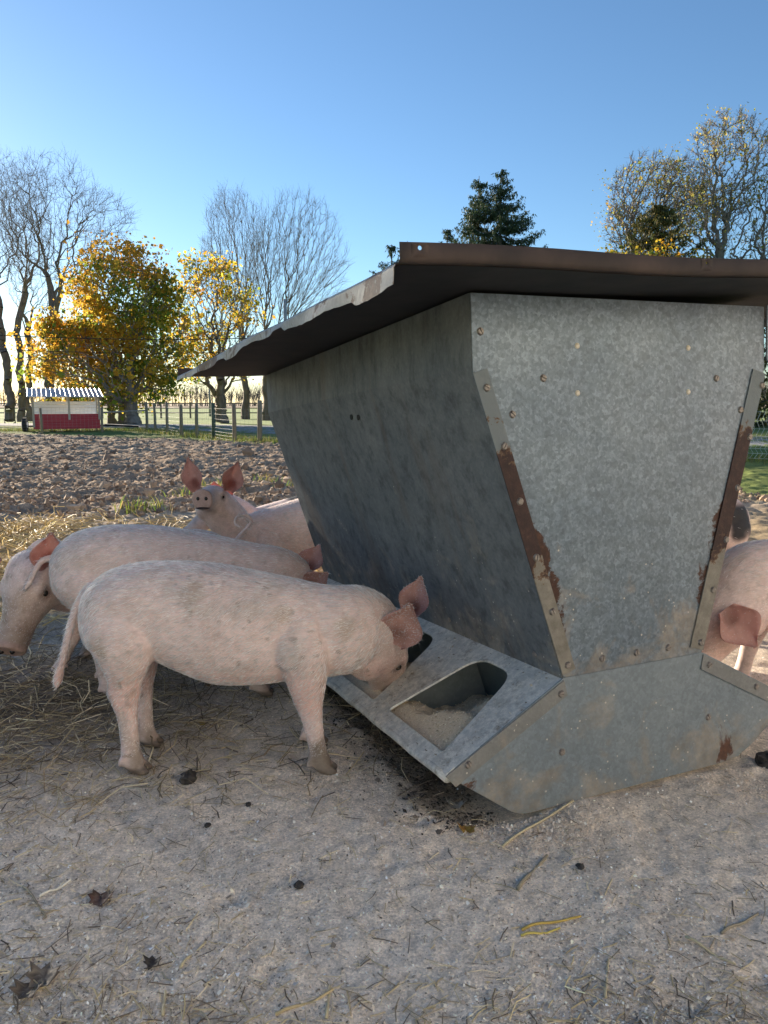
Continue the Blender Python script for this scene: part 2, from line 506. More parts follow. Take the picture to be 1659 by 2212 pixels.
    ico_f = np.array([(0, 1, 2), (0, 2, 3), (0, 3, 4), (0, 4, 5), (0, 5, 1), (1, 6, 2), (2, 7, 3), (3, 8, 4), (4, 9, 5), (5, 10, 1), (2, 6, 7), (3, 7, 8), (4, 8, 9), (5, 9, 10), (1, 10, 6)])
    S = rng.lognormal(math.log(.0145), .6, n)
    V = ico_v[None] * (1 + rng.normal(0, .28, (n, 11, 1))) * (S[:, None] * rng.uniform(.6, 1.3, (n, 3)))[:, None, :]
    V = V + np.stack([x, y, gh(x, y) + S * .2], 1)[:, None, :]
    F = (np.arange(n)[:, None, None] * 11 + ico_f[None]).reshape(-1, 3)
    c = pal(n, [(.39, .285, .20), (.30, .22, .155), (.50, .375, .265), (.23, .165, .12)], .15)
    add('soil_clods', mesh_np('soil_clods', V.reshape(-1, 3), F, np.repeat(c, 11, 0)), attr_mat('clod', .95, 0, .35, 45), kind='stuff', label='broken clods of brown tilled soil', cat='soil')
    # grass along the fence and small tufts in the field
    xs, ys = [], []
    for (x0, y0), (x1, y1) in zip(FENCE[:-1], FENCE[1:]):
        L = math.hypot(x1 - x0, y1 - y0); k = int(L * 420)
        t = rng.random(k); nx, ny = -(y1 - y0) / L, (x1 - x0) / L; o = rng.normal(.45, .5, k)
        xs.append(x0 + (x1 - x0) * t + nx * o); ys.append(y0 + (y1 - y0) * t + ny * o)
    for (px, py, k) in ((470, 1065, 60), (845 / 1.0, 1070, 0), (318, 1112, 50), (400, 1080, 40), (290, 1118, 40), (630, 1062, 40), (575, 1050, 30)):
        p = pix(px, py, 1.0); d = p - Vector((0, 0, CAM_H)); t = -CAM_H / d.z
        xs.append(d.x * t + rng.normal(0, .10, k)); ys.append(d.y * t + rng.normal(0, .10, k))
    x, y = np.concatenate(xs), np.concatenate(ys)
    k = np.abs(x) < 1.0 * (y + 2); x, y = x[k], y[k]
    n = len(x); h = rng.uniform(.05, .17, n); a = rng.uniform(0, 6.28, n); le = rng.normal(0, .05, (n, 2)); z = gh(x, y)
    wv = .006
    P = np.stack([x, y, z], 1); sx = np.stack([np.cos(a) * wv, np.sin(a) * wv, 0 * a], 1)
    tip = P + np.stack([le[:, 0], le[:, 1], h], 1)
    midp = P + np.stack([le[:, 0] * .3, le[:, 1] * .3, h * .55], 1)
    V = np.stack([P - sx, P + sx, midp - sx * .8, midp + sx * .8, tip], 1).reshape(-1, 3)
    b = (np.arange(n) * 5)[:, None]
    F4 = b + np.array([[0, 1, 3, 2]]); F3 = b + np.array([[2, 3, 4]])
    c = pal(n, [(.10, .17, .03), (.16, .22, .04), (.22, .22, .06), (.30, .25, .1)], .2)
    add('grass', mesh_np('grass', V, [F4, F3], np.repeat(c, 5, 0)), attr_mat('grass_blade', .6, .4, .1, 10), kind='stuff', label='fringe of green grass along the wire fence', cat='grass')
build_litter()

# ------------------------------------------------------------------ feeder
def galv(name, base=(.145, .182, .218), spangle=.26, mud=.5, rust=.15, metal=.45, rough=.48, dust=0.0, mudz=(.2, .95), streak=0.0, edge=False):
    m, nt, b = new_mat(name)
    v = objco(nt)
    vo = N(nt, 'ShaderNodeTexVoronoi'); vo.inputs['Scale'].default_value = 120; nt.links.new(v, vo.inputs['Vector'])
    sep = N(nt, 'ShaderNodeSeparateColor'); nt.links.new(vo.outputs['Color'], sep.inputs[0])
    n1 = noise(nt, 160, 4, v, .6)
    vo2 = N(nt, 'ShaderNodeTexVoronoi'); vo2.inputs['Scale'].default_value = 62; nt.links.new(v, vo2.inputs['Vector'])
    sep2 = N(nt, 'ShaderNodeSeparateColor'); nt.links.new(vo2.outputs['Color'], sep2.inputs[0])
    sp = math_n(nt, 'ADD', math_n(nt, 'ADD', math_n(nt, 'MULTIPLY', sep.outputs[0], .42), math_n(nt, 'MULTIPLY', sep2.outputs[0], .34)), math_n(nt, 'MULTIPLY', n1, .42))
    f = ramp(nt, sp, [(.15, (1 - spangle * 1.3,) * 3), (.6, (1.0,) * 3), (.95, (1 + spangle * 1.6,) * 3)])
    n_big = noise(nt, 3.2, 5, v, .6)
    c = mixc(nt, 1, base, f, 'MULTIPLY')
    c = mixc(nt, 1, c, ramp(nt, n_big, [(.3, (.82, .85, .88)), (.7, (1.15, 1.13, 1.10))]), 'MULTIPLY')
    xyz = N(nt, 'ShaderNodeSeparateXYZ'); nt.links.new(v, xyz.inputs[0])
    # dried mud splashes, thicker low down where the animals rub
    nm = noise(nt, 5.5, 7, v, .62, .6)
    mr = N(nt, 'ShaderNodeMapRange'); nt.links.new(xyz.outputs[2], mr.inputs[0])
    mr.inputs[1].default_value = mudz[0]; mr.inputs[2].default_value = mudz[1]; mr.inputs[3].default_value = .20 * mud; mr.inputs[4].default_value = -.22
    mm = math_n(nt, 'ADD', nm, mr.outputs[0])
    mk = ramp(nt, mm, [(.56, (0,) * 3), (.68, (1,) * 3)])
    gr = noise(nt, 90, 6, v, .75)
    c = mixc(nt, math_n(nt, 'MULTIPLY', mk, math_n(nt, 'ADD', math_n(nt, 'MULTIPLY', gr, 1.3), -.12)), c, ramp(nt, noise(nt, 14, 6, v), [(.35, (.20, .165, .125)), (.65, (.40, .345, .27))]))
    # light flecks of feed stuck on
    vf = N(nt, 'ShaderNodeTexVoronoi'); vf.inputs['Scale'].default_value = 34; nt.links.new(v, vf.inputs['Vector'])
    fl = math_n(nt, 'LESS_THAN', vf.outputs['Distance'], .10)
    fl = math_n(nt, 'MULTIPLY', fl, math_n(nt, 'GREATER_THAN', mm, .58 - .05 * mud))
    c = mixc(nt, math_n(nt, 'MULTIPLY', fl, .7), c, (.62, .57, .48))
    if streak:
        vs = objco(nt, (14, 5, 1.6), (0, R(15), R(20)))
        ns = noise(nt, 3.0, 8, vs, .72)
        c = mixc(nt, 1, c, ramp(nt, ns, [(.35, (1 - streak,) * 3), (.5, (1,) * 3), (.68, (1 + streak * .55, 1 + streak * .5, 1 + streak * .4))]), 'MULTIPLY')
        nb = noise(nt, 1.6, 4, objco(nt, (1, 3.2, .5)), .5)
        c = mixc(nt, math_n(nt, 'MULTIPLY', ramp(nt, nb, [(.58, (0,) * 3), (.66, (1,) * 3)]), .32), c, (.14, .09, .06))
    if dust:
        nd = noise(nt, 17, 12, v, .8, .3)
        c = mixc(nt, ramp(nt, nd, [(.36, (1,) * 3), (.48, (0,) * 3)]), c, (.26, .215, .16))
        nd2 = noise(nt, 38, 12, v, .8, .2)
        c = mixc(nt, ramp(nt, nd2, [(.46, (0,) * 3), (.62, (1,) * 3)]), c, (.78, .73, .64))
    if rust:
        nr = noise(nt, 4.5, 8, v, .68, .4)
        rk = ramp(nt, nr, [(.70 - rust * .22, (0,) * 3), (.735 - rust * .22, (1,) * 3)])
        rc = ramp(nt, noise(nt, 60, 5, v, .7), [(.3, (.035, .017, .012)), (.6, (.10, .042, .024)), (.8, (.20, .085, .035))])
        c = mixc(nt, rk, c, rc)
        nt.links.new(mixc(nt, rk, (metal,) * 3, (0, 0, 0)), b.inputs['Metallic'])
    else:
        b.inputs['Metallic'].default_value = metal
    if edge:   # rust creeping in from the two slanting seams
        az_ = N(nt, 'ShaderNodeMath', operation='ABSOLUTE'); nt.links.new(xyz.outputs[0], az_.inputs[0])
        ez = math_n(nt, 'ADD', math_n(nt, 'MULTIPLY', math_n(nt, 'SUBTRACT', xyz.outputs[2], FWZ), (FKH - FWH) / (FKZ - FWZ)), FWH)
        dd = math_n(nt, 'SUBTRACT', ez, az_.outputs[0])
        hz = math_n(nt, 'ABSOLUTE', math_n(nt, 'SUBTRACT', xyz.outputs[2], .70))
        kk = math_n(nt, 'ADD', math_n(nt, 'MULTIPLY', math_n(nt, 'SUBTRACT', .080, dd), 4.0), math_n(nt, 'SUBTRACT', noise(nt, 11, 9, v, .72, .4), .54))
        kk = math_n(nt, 'SUBTRACT', kk, math_n(nt, 'MULTIPLY', math_n(nt, 'MAXIMUM', math_n(nt, 'SUBTRACT', hz, .12), 0.0), 1.6))
        em = ramp(nt, kk, [(.0, (0,) * 3), (.045, (1,) * 3)])
        c = mixc(nt, em, c, ramp(nt, noise(nt, 60, 5, v, .7), [(.3, (.03, .015, .012)), (.6, (.07, .033, .022)), (.8, (.15, .08, .045))]))
    nt.links.new(c, b.inputs['Base Color'])
    b.inputs['Roughness'].default_value = rough
    hb = math_n(nt, 'ADD', math_n(nt, 'ADD', math_n(nt, 'MULTIPLY', n1, .3), math_n(nt, 'MULTIPLY', nm, 1.0)), math_n(nt, 'MULTIPLY', noise(nt, 2.6, 2, v), 9.0))
    bump(nt, b, hb, .35, .004)
    return m

def rusty_strip():
    m, nt, b = new_mat('rusty_flange')
    v = objco(nt); xyz = N(nt, 'ShaderNodeSeparateXYZ'); nt.links.new(v, xyz.inputs[0])
    n = noise(nt, 9, 8, v, .7, .3)
    # rust sits on the middle run of the flange, zinc survives above and below
    z = xyz.outputs[2]
    band = math_n(nt, 'MULTIPLY', math_n(nt, 'SUBTRACT', z, .66), math_n(nt, 'SUBTRACT', 1.13, z))
    k = math_n(nt, 'ADD', math_n(nt, 'MULTIPLY', band, 4.0), math_n(nt, 'SUBTRACT', n, .55))
    mk = ramp(nt, k, [(.0, (0,) * 3), (.06, (1,) * 3)])
    halo = ramp(nt, k, [(-.0, (0,) * 3), (.03, (1,) * 3)])
    rc = ramp(nt, noise(nt, 55, 6, v, .75), [(.3, (.020, .010, .009)), (.55, (.042, .019, .015)), (.8, (.09, .045, .032))])
    g = ramp(nt, noise(nt, 18, 8, v, .7), [(.3, (.15, .135, .11)), (.7, (.30, .28, .235))])
    g2 = mixc(nt, ramp(nt, z, [(.8, (0,) * 3), (1.0, (1,) * 3)]), g, (.17, .195, .205))
    c = mixc(nt, halo, g2, (.20, .115, .06)); c = mixc(nt, mk, c, rc)
    nt.links.new(c, b.inputs['Base Color']); b.inputs['Roughness'].default_value = .75
    nt.links.new(mixc(nt, mk, (.3,) * 3, (0, 0, 0)), b.inputs['Metallic'])
    bump(nt, b, noise(nt, 70, 6, v, .7), .5, .003)
    return m

M_END = galv('galvanised_end', edge=True, mud=.8, rust=.10, mudz=(.30, 1.05))
M_LOW = galv('galvanised_low', base=(.20, .235, .258), mud=1.35, rust=.30, spangle=.12, mudz=(-.3, .75), rough=.6, metal=.35)
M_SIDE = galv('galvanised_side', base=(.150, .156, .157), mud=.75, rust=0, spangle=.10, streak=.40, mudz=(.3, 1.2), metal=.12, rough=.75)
M_COVER = galv('galvanised_cover', base=(.56, .54, .49), mud=1.0, rust=.12, spangle=.10, dust=.62, metal=.2, rough=.7, mudz=(-1, 2))
M_STRIP = rusty_strip()
M_TFL = galv('trough_flange_steel', base=(.20, .20, .19), mud=1.3, rust=.2, spangle=.1, metal=.1, rough=.8, mudz=(-1, 2))
M_INNER = galv('galvanised_inner', base=(.22, .25, .26), mud=.4, rust=0, spangle=.08, metal=.5, rough=.45, mudz=(0, .6))
M_LID = simple('rusted_lid', (.028, .021, .019), (.072, .048, .040), 7, .85, .0, .5, .004)
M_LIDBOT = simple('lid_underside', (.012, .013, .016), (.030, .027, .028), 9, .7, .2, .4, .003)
M_FLANGE = galv('lid_flange', base=(.30, .29, .28), mud=.2, rust=.75, spangle=.1, metal=.3, rough=.6)
M_BOLT = simple('screw_steel', (.16, .13, .11), (.36, .33, .30), 90, .6, .6, .4, .001)
M_FEED = simple('ground_feed', (.58, .44, .29), (.80, .66, .48), 160, .95, 0, .8, .004)

feeder = empty('hog_feeder', FO, 'large galvanised steel hog feeder with rusty flat lid and troughs along both sides', 'feeder')
feeder.rotation_mode = 'YXZ'
feeder.rotation_euler = (FPIT, FROL, FYAW)

def sheet(name, pts, d, mat, parent=None):
    return add(name, MB().prism([Vector(p) for p in pts], d).mesh(name), mat, parent or feeder)

def rounded(pts, idx_r, seg=5):
    """round the corners of a planar polygon: idx -> radius"""
    out = []; n = len(pts)
    for i, p in enumerate(pts):
        p = Vector(p); r = idx_r.get(i, 0)
        if r <= 0: out.append(p); continue
        a = (Vector(pts[i - 1]) - p); b = (Vector(pts[(i + 1) % n]) - p)
        ra = min(r, a.length * .49); rb = min(r, b.length * .49)
        A = p + a.normalized() * ra; B = p + b.normalized() * rb
        for k in range(seg + 1):
            t = k / seg
            out.append(A * (1 - t) ** 2 + p * 2 * t * (1 - t) + B * t * t)
    return out

def end_wall(w, d, sgn):
    e = [(-FWH, w, FWZ), (FWH, w, FWZ), (FKH, w, FKZ), (FKH, w, FTZ), (-FKH, w, FTZ), (-FKH, w, FKZ)]
    up = sheet('end_panel', e, (0, d, 0), M_END)
    lo = rounded([(-FB, w - .0035 * sgn, 0), (FB, w - .0035 * sgn, 0), (FL_, w - .0035 * sgn, FLZ), (FWH + .004, w - .0035 * sgn, FWZ + .004), (-FWH - .004, w - .0035 * sgn, FWZ + .004), (-FL_, w - .0035 * sgn, FLZ)], {0: .04, 1: .10, 2: .05, 5: .04})
    lw = sheet('trough_end', lo, (0, d, 0), M_LOW)
    return up, lw
UP, LW = end_wall(0, .003, 1)
UP2, LW2 = end_wall(FLEN, -.003, -1)

def side(sg):
    # hopper side, two bends
    t = .003
    mb = MB()
    L = FLEN
    nw = 24
    prof = [(FWH, FWZ - .02), (FWH + .001, FWZ), (FKH, FKZ), (FKH, FTZ)]
    for a, b in zip(prof[:-1], prof[1:]):
        mb.prism([Vector((sg * a[0], .002, a[1])), Vector((sg * b[0], .002, b[1])), Vector((sg * (b[0] + t), .002, b[1])), Vector((sg * (a[0] + t), .002, a[1]))], (0, L - .004, 0))
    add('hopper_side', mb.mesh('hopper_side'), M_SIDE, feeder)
    # inner baffle below the waist and trough pan
    mb = MB()
    mb.prism([Vector((sg * (FWH - .002), .006, FWZ - .004)), Vector((sg * .13, .006, .03)), Vector((sg * .127, .006, .03)), Vector((sg * (FWH - .006), .006, FWZ - .004))], (0, L - .012, 0))
    add('baffle', mb.mesh('baffle'), M_INNER, feeder)
    mb = MB()
    mb.prism([Vector((sg * FL_, .006, FLZ - .004)), Vector((sg * FB, .006, .003)), Vector((sg * .1, .006, .003)), Vector((sg * .1, .006, .007)), Vector((sg * (FB - .004), .006, .008)), Vector((sg * (FL_ - .006), .006, FLZ - .004))], (0, L - .012, 0))
    add('trough_pan', mb.mesh('trough_pan'), M_LOW, feeder)
    # perforated trough cover
    A = Vector((sg * FWH, 0, FWZ)); B = Vector((sg * FL_, 0, FLZ)); sd = (B - A).normalized(); SL = (B - A).length
    nrm = Vector((sg * (B - A).z * -1, 0, abs((B - A).x))).normalized()
    if nrm.z < 0: nrm = -nrm
    V = []; F = []
    def P(w, s): return A + sd * s + Vector((0, w, 0))
    cells = [-.002 if k == 0 else .03 + .527 * k for k in range(4)] + [L + .002]
    for k in range(4):
        w0, w1 = cells[k], cells[k + 1]
        h = [(.093, .404), (.190, .058), (.408, .055), (.500, .400)]
        h = [Vector((a + .527 * k, b, 0)) for a, b in h]
        hole = rounded([tuple(p) for p in h], {0: .018, 1: .075, 2: .075, 3: .02}, 7)
        cx = sum(p.x for p in hole) / len(hole); cy = sum(p.y for p in hole) / len(hole)
        outer = []
        for p in hole:
            dx, dy = p.x - cx, p.y - cy
            ts = []
            if dx > 0: ts.append((w1 - cx) / dx)
            if dx < 0: ts.append((w0 - cx) / dx)
            if dy > 0: ts.append((SL - cy) / dy)
            if dy < 0: ts.append((0 - cy) / dy)
            tt = min(ts); outer.append(Vector((cx + dx * tt, cy + dy * tt, 0)))
        # force the four rectangle corners onto the nearest outer points
        for c in ((w0, 0), (w1, 0), (w1, SL), (w0, SL)):
            j = min(range(len(outer)), key=lambda q: (outer[q].x - c[0]) ** 2 + (outer[q].y - c[1]) ** 2)
            outer[j] = Vector((c[0], c[1], 0))
        n0 = len(V); m = len(hole)
        # raised lip round the opening
        for p in hole: V.append(P(p.x, p.y) - nrm * .004)
        for p in hole: 
            q = Vector((p.x + (p.x - cx) * .012, p.y + (p.y - cy) * .012, 0)); V.append(P(q.x, q.y) + nrm * .001)
        for p in outer: V.append(P(p.x, p.y))
        for i in range(m):
            j = (i + 1) % m
            F.append([n0 + i, n0 + j, n0 + m + j, n0 + m + i]); F.append([n0 + m + i, n0 + m + j, n0 + 2 * m + j, n0 + 2 * m + i])
    mb = MB(); mb.v = [tuple(v) for v in V]; mb.f = F
    o = add('trough_cover', mb.mesh('trough_cover'), M_COVER, feeder)
    so = o.modifiers.new('thick', 'SOLIDIFY'); so.thickness = .003; so.offset = 0
    lp = [B + Vector((sg * -.004, w, .0)) for w in np.linspace(-.004, L + .004, 30)]
    mb = MB().tube([p + Vector((0, 0, -.010 + .002 * math.sin(i * 1.7))) for i, p in enumerate(lp)], .013, 8)
    add('trough_lip', mb.mesh('trough_lip', True), M_COVER, feeder)
    return A, B, sd, nrm
for sg in (-1, 1): side(sg)
# partitions inside the trough between the openings
for sg in (-1, 1):
    for k in range(1, 4):
        w = .56 + .527 * (k - 1)
        sheet('partition', [(sg * .60, w, .16), (sg * .40, w, .02), (sg * .16, w, .02), (sg * .26, w, .34)], (0, .003, 0), M_INNER)

def inset_strip(p0, p1, width, inward, w, d, mat, name, ends=(0, 0)):
    p0 = Vector(p0); p1 = Vector(p1); iv = Vector(inward).normalized() * width
    t = (p1 - p0).normalized()
    pts = [p0, p1, p1 + iv + t * ends[1], p0 + iv + t * ends[0]]
    return sheet(name, [(p.x, w, p.y) for p in pts], (0, d, 0), mat)
for sg in (-1, 1):
    tl = Vector((sg * (FKH - FWH), FKZ - FWZ)).normalized()
    inw = (-sg * tl.y * sg * sg, 0)
    iv = Vector((-sg * abs(tl.y), tl.x * sg * 1.0)); iv = Vector((-sg * abs(tl.y), abs(tl.x)))
    wd = .047 if sg < 0 else .056
    inset_strip((sg * (FWH + .006), FWZ + .012), (sg * (FKH + .002), FKZ - .02), wd, iv, -.0045, .004, M_STRIP, 'corner_flange', (0, 0))
    if sg < 0:
        sheet('corner_flange', [(sg * (FKH + .002), -.0045, FKZ - .018), (sg * (FKH + .002), -.0045, FTZ - .002), (sg * (FKH - .05), -.0045, FTZ - .002), (sg * (FKH - .05), -.0045, FKZ + .03)], (0, .004, 0), M_END)
    else:
        sheet('bracket', [(.548, -.0065, FTZ + .004), (.548, -.0065, FKZ + .025), (.60, -.0065, FKZ - .02), (.64, -.0065, FKZ - .02), (.64, -.0065, FTZ + .01)], (0, .005, 0), M_END)
    tt = Vector((sg * (FL_ - FWH), FLZ - FWZ)).normalized(); iv2 = Vector((-sg * abs(tt.y), -abs(tt.x)))
    inset_strip((sg * (FWH + .004), FWZ - .002), (sg * (FL_ + .002), FLZ - .002), .046, iv2, -.0078, .004, M_TFL, 'trough_flange', (.012, -.01))

# slotted screws
def bolt_mesh():
    mb = MB(); S = 14; r = .0112
    for half in (1, -1):
        pts0 = []; pts1 = []
        for k in range(8):
            a = math.pi * k / 7
            x, z = math.cos(a), math.sin(a)
            pts0.append(Vector((x * r, 0, half * (.0014 + z * (r - .0014)))))
            pts1.append(Vector((x * r * .72, -.0055, half * (.0014 + z * (r * .72 - .0014)))))
        n = len(mb.v); m = 8
        mb.v += [tuple(p) for p in pts0 + pts1]
        for i in range(m):
            j = (i + 1) % m
            mb.f.append([n + i, n + j, n + m + j, n + m + i])
        mb.f.append([n + m + i for i in range(m)])
    # slot floor
    mb.poly([(-r * .9, -.0015, -.0016), (r * .9, -.0015, -.0016), (r * .9, -.0015, .0016), (-r * .9, -.0015, .0016)])
    return mb.mesh('screw', False)
BM = bolt_mesh()
def bolt(u, w, z, rx=0, rz=0, tw=None):
    o = add('screw', BM, M_BOLT, feeder, loc=(u, w, z))
    tw = random.uniform(0, 3.14) if tw is None else tw
    o.rotation_mode = 'QUATERNION'
    o.rotation_quaternion = (Matrix.Rotation(rz, 4, 'Z') @ Matrix.Rotation(rx, 4, 'X') @ Matrix.Rotation(tw, 4, 'Y')).to_quaternion()
for u, z in [(-.518, 1.381), (-.503, 1.23), (-.452, 1.069), (-.405, .912), (-.355, .748), (-.304, .585), (-.254, .419), (.528, 1.231), (.474, 1.066), (.421, .904), (.371, .739), (.314, .581), (.261, .417), (.60, 1.385)]:
    bolt(u, -.0045 if u < .59 else -.0065, z)
for u, z in [(-.315, 1.256), (-.42, 1.156), (.335, 1.255), (.439, 1.154), (-.125, .419), (.005, .419), (.131, .417)]:
    bolt(u, 0, z)
for u, z in [(-.282, .338), (.293, .340), (-.598, .187), (.50, .235)]:
    bolt(u, -.0078, z)
for u, z in [(-.28, .16), (.292, .165)]:
    bolt(u, -.0035, z)
for sg in (-1, 1):
    for w in (.12, .377, .681, .915, 1.25, 1.55, 1.9):
        o = add('screw', BM, M_BOLT, feeder, loc=(sg * (FWH + .0175), w, .427)); o.rotation_euler = (random.uniform(0, 3), 0, 0)
        o.rotation_euler = (0, random.uniform(0, 3), sg * R(90))
M_PALE = simple('bright_hole_pale', (.45, .38, .26), (.70, .66, .58), 120, .8)
M_DARKHOLE = simple('dark_hole', (.01, .01, .01), (.02, .018, .015), 30, .9)
pm = MB().tube([(0, 0, 0), (0, -.003, 0)], [.011, .008], 12).mesh('bright_hole_disc')  # pale discs in place of small holes with light showing through
for u, z in [(-.196, 1.348), (.221, 1.348), (-.198, 1.213), (.22, 1.213)]:
    add('bright_hole_disc', pm, M_PALE, feeder, loc=(u, 0, z)).scale = (.8, 1, .8)
for w, z in [(.93, 1.20), (1.0, 1.205)]:
    e = add('drain_hole', MB().tube([(0, 0, 0), (.002, 0, 0)], .014, 12).mesh('drain_hole'), M_DARKHOLE, feeder, loc=(-(FWH + (FKH - FWH) * (z - FWZ) / (FKZ - FWZ)) - .0055, w, z))

# lid: sheet bent up at both ends, torn flange hanging from the long edges
def lid():
    c = dict(nl=Vector((-.868, -.25, 1.482)), nr=Vector((.96, -.25, 1.522)), fl=Vector((-.99, 2.24, 1.480)), fr=Vector((.93, 2.28, 1.520)))
    nu, nw = 16, 28
    def P(a, b, dz=0):
        p = (c['nl'] * (1 - a) + c['nr'] * a) * (1 - b) + (c['fl'] * (1 - a) + c['fr'] * a) * b
        p = p + Vector((0, 0, dz - .004 * math.sin(math.pi * b) * math.sin(b * 9) * (1 - a) + .004 * math.sin(a * 11 + b * 3)))
        p.x += -.018 * math.sin(math.pi * b) * (1 - a) * 0 + .003 * math.sin(b * 23) * (a < .05)
        return p
    mb = MB()
    for i in range(nw + 1):
        for j in range(nu + 1): mb.v.append(tuple(P(j / nu, i / nw, .005)))
    for i in range(nw):
        for j in range(nu):
            q = i * (nu + 1) + j; mb.f.append([q, q + 1, q + nu + 2, q + nu + 1])
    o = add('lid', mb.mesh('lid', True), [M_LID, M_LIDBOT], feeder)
    so = o.modifiers.new('thick', 'SOLIDIFY'); so.thickness = .003; so.offset = 0; so.material_offset = 0
    # underside skin, darker than the lid top
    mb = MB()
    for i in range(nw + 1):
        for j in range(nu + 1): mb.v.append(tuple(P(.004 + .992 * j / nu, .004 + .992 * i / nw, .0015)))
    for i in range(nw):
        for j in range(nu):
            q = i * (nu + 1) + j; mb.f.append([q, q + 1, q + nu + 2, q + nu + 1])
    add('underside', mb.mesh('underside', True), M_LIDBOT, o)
    # upstanding end flanges with two punched holes
    for b, out in ((0, -1), (1, 1)):
        V = []; F = []
        holes = [.027, .49, .80] if b == 0 else []
        cuts = [0]
        for h in holes: cuts += [h - .012, h + .012]
        cuts.append(1)
        def Q(a, t):   # t: 0 bottom bend, 1 top
            p = P(a, b, .003)
            bend = .010 * (1 - min(t * 4, 1)) ** 2
            return p + Vector((0, out * (.012 - bend) , .044 * t))
        for k in range(len(cuts) - 1):
            a0, a1 = cuts[k], cuts[k + 1]
            is_h = (k % 2 == 1)
            if not is_h:
                ns = max(1, int((a1 - a0) * 16)); rows = [0, .06, .15, .25, 1]
                for s in range(ns):
                    for r0, r1 in zip(rows[:-1], rows[1:]):
                        x0 = a0 + (a1 - a0) * s / ns; x1 = a0 + (a1 - a0) * (s + 1) / ns
                        n = len(V); V += [Q(x0, r0), Q(x1, r0), Q(x1, r1), Q(x0, r1)]; F.append([n, n + 1, n + 2, n + 3])
            else:
                rows = [0, .06, .15, .25]
                for r0, r1 in zip(rows[:-1], rows[1:]):
                    n = len(V); V += [Q(a0, r0), Q(a1, r0), Q(a1, r1), Q(a0, r1)]; F.append([n, n + 1, n + 2, n + 3])
                ca, ct = (a0 + a1) / 2, .72; hr = .0028 if k == 1 else .0017; m = 16
                ring = []; outr = []
                for i in range(m):
                    an = 2 * math.pi * i / m + math.pi / 4
                    dx, dy = math.cos(an), math.sin(an)
                    ring.append(Q(ca + dx * hr, ct + dy * hr * 1.82 / .044))
                    s_ = max(abs(dx), abs(dy))
                    ty = ct + (dy / s_) * (1 - ct if dy > 0 else ct - .25)
                    outr.append(Q(ca + dx / s_ * (a1 - a0) / 2, ty))
                n = len(V); V += ring + outr
                for i in range(m):
                    j = (i + 1) % m; F.append([n + i, n + j, n + m + j, n + m + i])
        mb = MB(); mb.v = [tuple(v) for v in V]; mb.f = F
        e = add('end_flange', mb.mesh('end_flange', True, True), M_LID, o)
        s2 = e.modifiers.new('thick', 'SOLIDIFY'); s2.thickness = .002; s2.offset = 0
    # torn long-edge flanges
    for a, out in ((0, -1), (1, 1)):
        V = []; F = []; n = 90
        for i in range(n + 1):
            b = .004 + .992 * i / n
            p = P(a, b, .004)
            h = .034 + .007 * math.sin(b * 31) * math.sin(b * 7 + 1) + random.uniform(-.002, .002) + (.010 if b < .10 else 0) - (.012 if .32 < b < .36 else 0) - (.010 if .62 < b < .66 else 0) + .006 * math.sin(b * 12)
            V += [p + Vector((out * .001, 0, 0)), p + Vector((out * .006, 0, -.006)), p + Vector((out * (.008 + .004 * math.sin(b * 40)), 0, -h))]
            if i:
                q = (i - 1) * 3
                F += [[q, q + 3, q + 4, q + 1], [q + 1, q + 4, q + 5, q + 2]]
        mb = MB(); mb.v = [tuple(v) for v in V]; mb.f = F
        e = add('torn_flange', mb.mesh('torn_flange'), M_FLANGE, o)
        s2 = e.modifiers.new('thick', 'SOLIDIFY'); s2.thickness = .002; s2.offset = 0
    # knob on top
    mk = simple('green_cap', (.02, .10, .06), (.05, .18, .11), 20, .5)
    V = []
    mb = MB().tube([(0, 0, 0), (0, 0, .02), (0, 0, .045), (0, 0, .06), (0, 0, .066)], [.06, .062, .055, .035, .005], 16)
    add('cap', mb.mesh('cap', True), mk, o, loc=tuple(P(.32, .22, .006)))
lid()

def feed_heap():
    nu, nw = 60, 260
    for sg in (-1, 1):
        u = np.linspace(.16, .625, nu); w = np.linspace(.01, FLEN - .01, nw)
        U, Wg = np.meshgrid(u, w, indexing='ij'); U = U.ravel(); Wg = Wg.ravel()
        floor = np.where(U < FB, .006, .006 + (U - FB) / (FL_ - FB) * (FLZ - .012))
        cover = FWZ + (U - FWH) / (FL_ - FWH) * (FLZ - FWZ) - .02
        z = .145 + .115 * np.exp(-((Wg - .16) / .22) ** 2) * np.exp(-((U - .33) / .16) ** 2) + .03 * np.exp(-((Wg - .25) / .15) ** 2) * sstep(.35, .6, U)
        z += .035 * fbm(U * 8, Wg * 8, oct=3, seed=61) + .006 * fbm(U * 40, Wg * 40, oct=3, seed=62)
        z = z + np.clip(U - .42, 0, 1) * .30
        z = np.maximum(z, floor + .004); z = np.minimum(z, np.maximum(cover, floor + .003))
        i = np.arange(nu - 1)[:, None] * nw + np.arange(nw - 1)[None]
        F = np.stack([i, i + 1, i + nw + 1, i + nw], -1).reshape(-1, 4)
        me = mesh_np('feed', np.c_[sg * U, Wg, z], F, smooth=True)
        o = add('feed', me, M_FEED, feeder, kind='stuff')
        if sg < 0:
            n = 9000
            uu = rng.uniform(.2, .61, n); ww = rng.uniform(.04, .62, n)
            iu = ((uu - .16) / (.625 - .16) * (nu - 1)).astype(int); iw = ((ww - .01) / (FLEN - .02) * (nw - 1)).astype(int)
            zz = z[iu * nw + iw]
            cc = pal(n, [(.80, .66, .48), (.70, .55, .38), (.86, .76, .60), (.55, .42, .28)], .15)
            e = flakes('feed_grains', -uu, ww, zz, rng.lognormal(math.log(.0020), .35, n), cc, M_LITTER, None, None)
            e.parent = feeder
feed_heap()
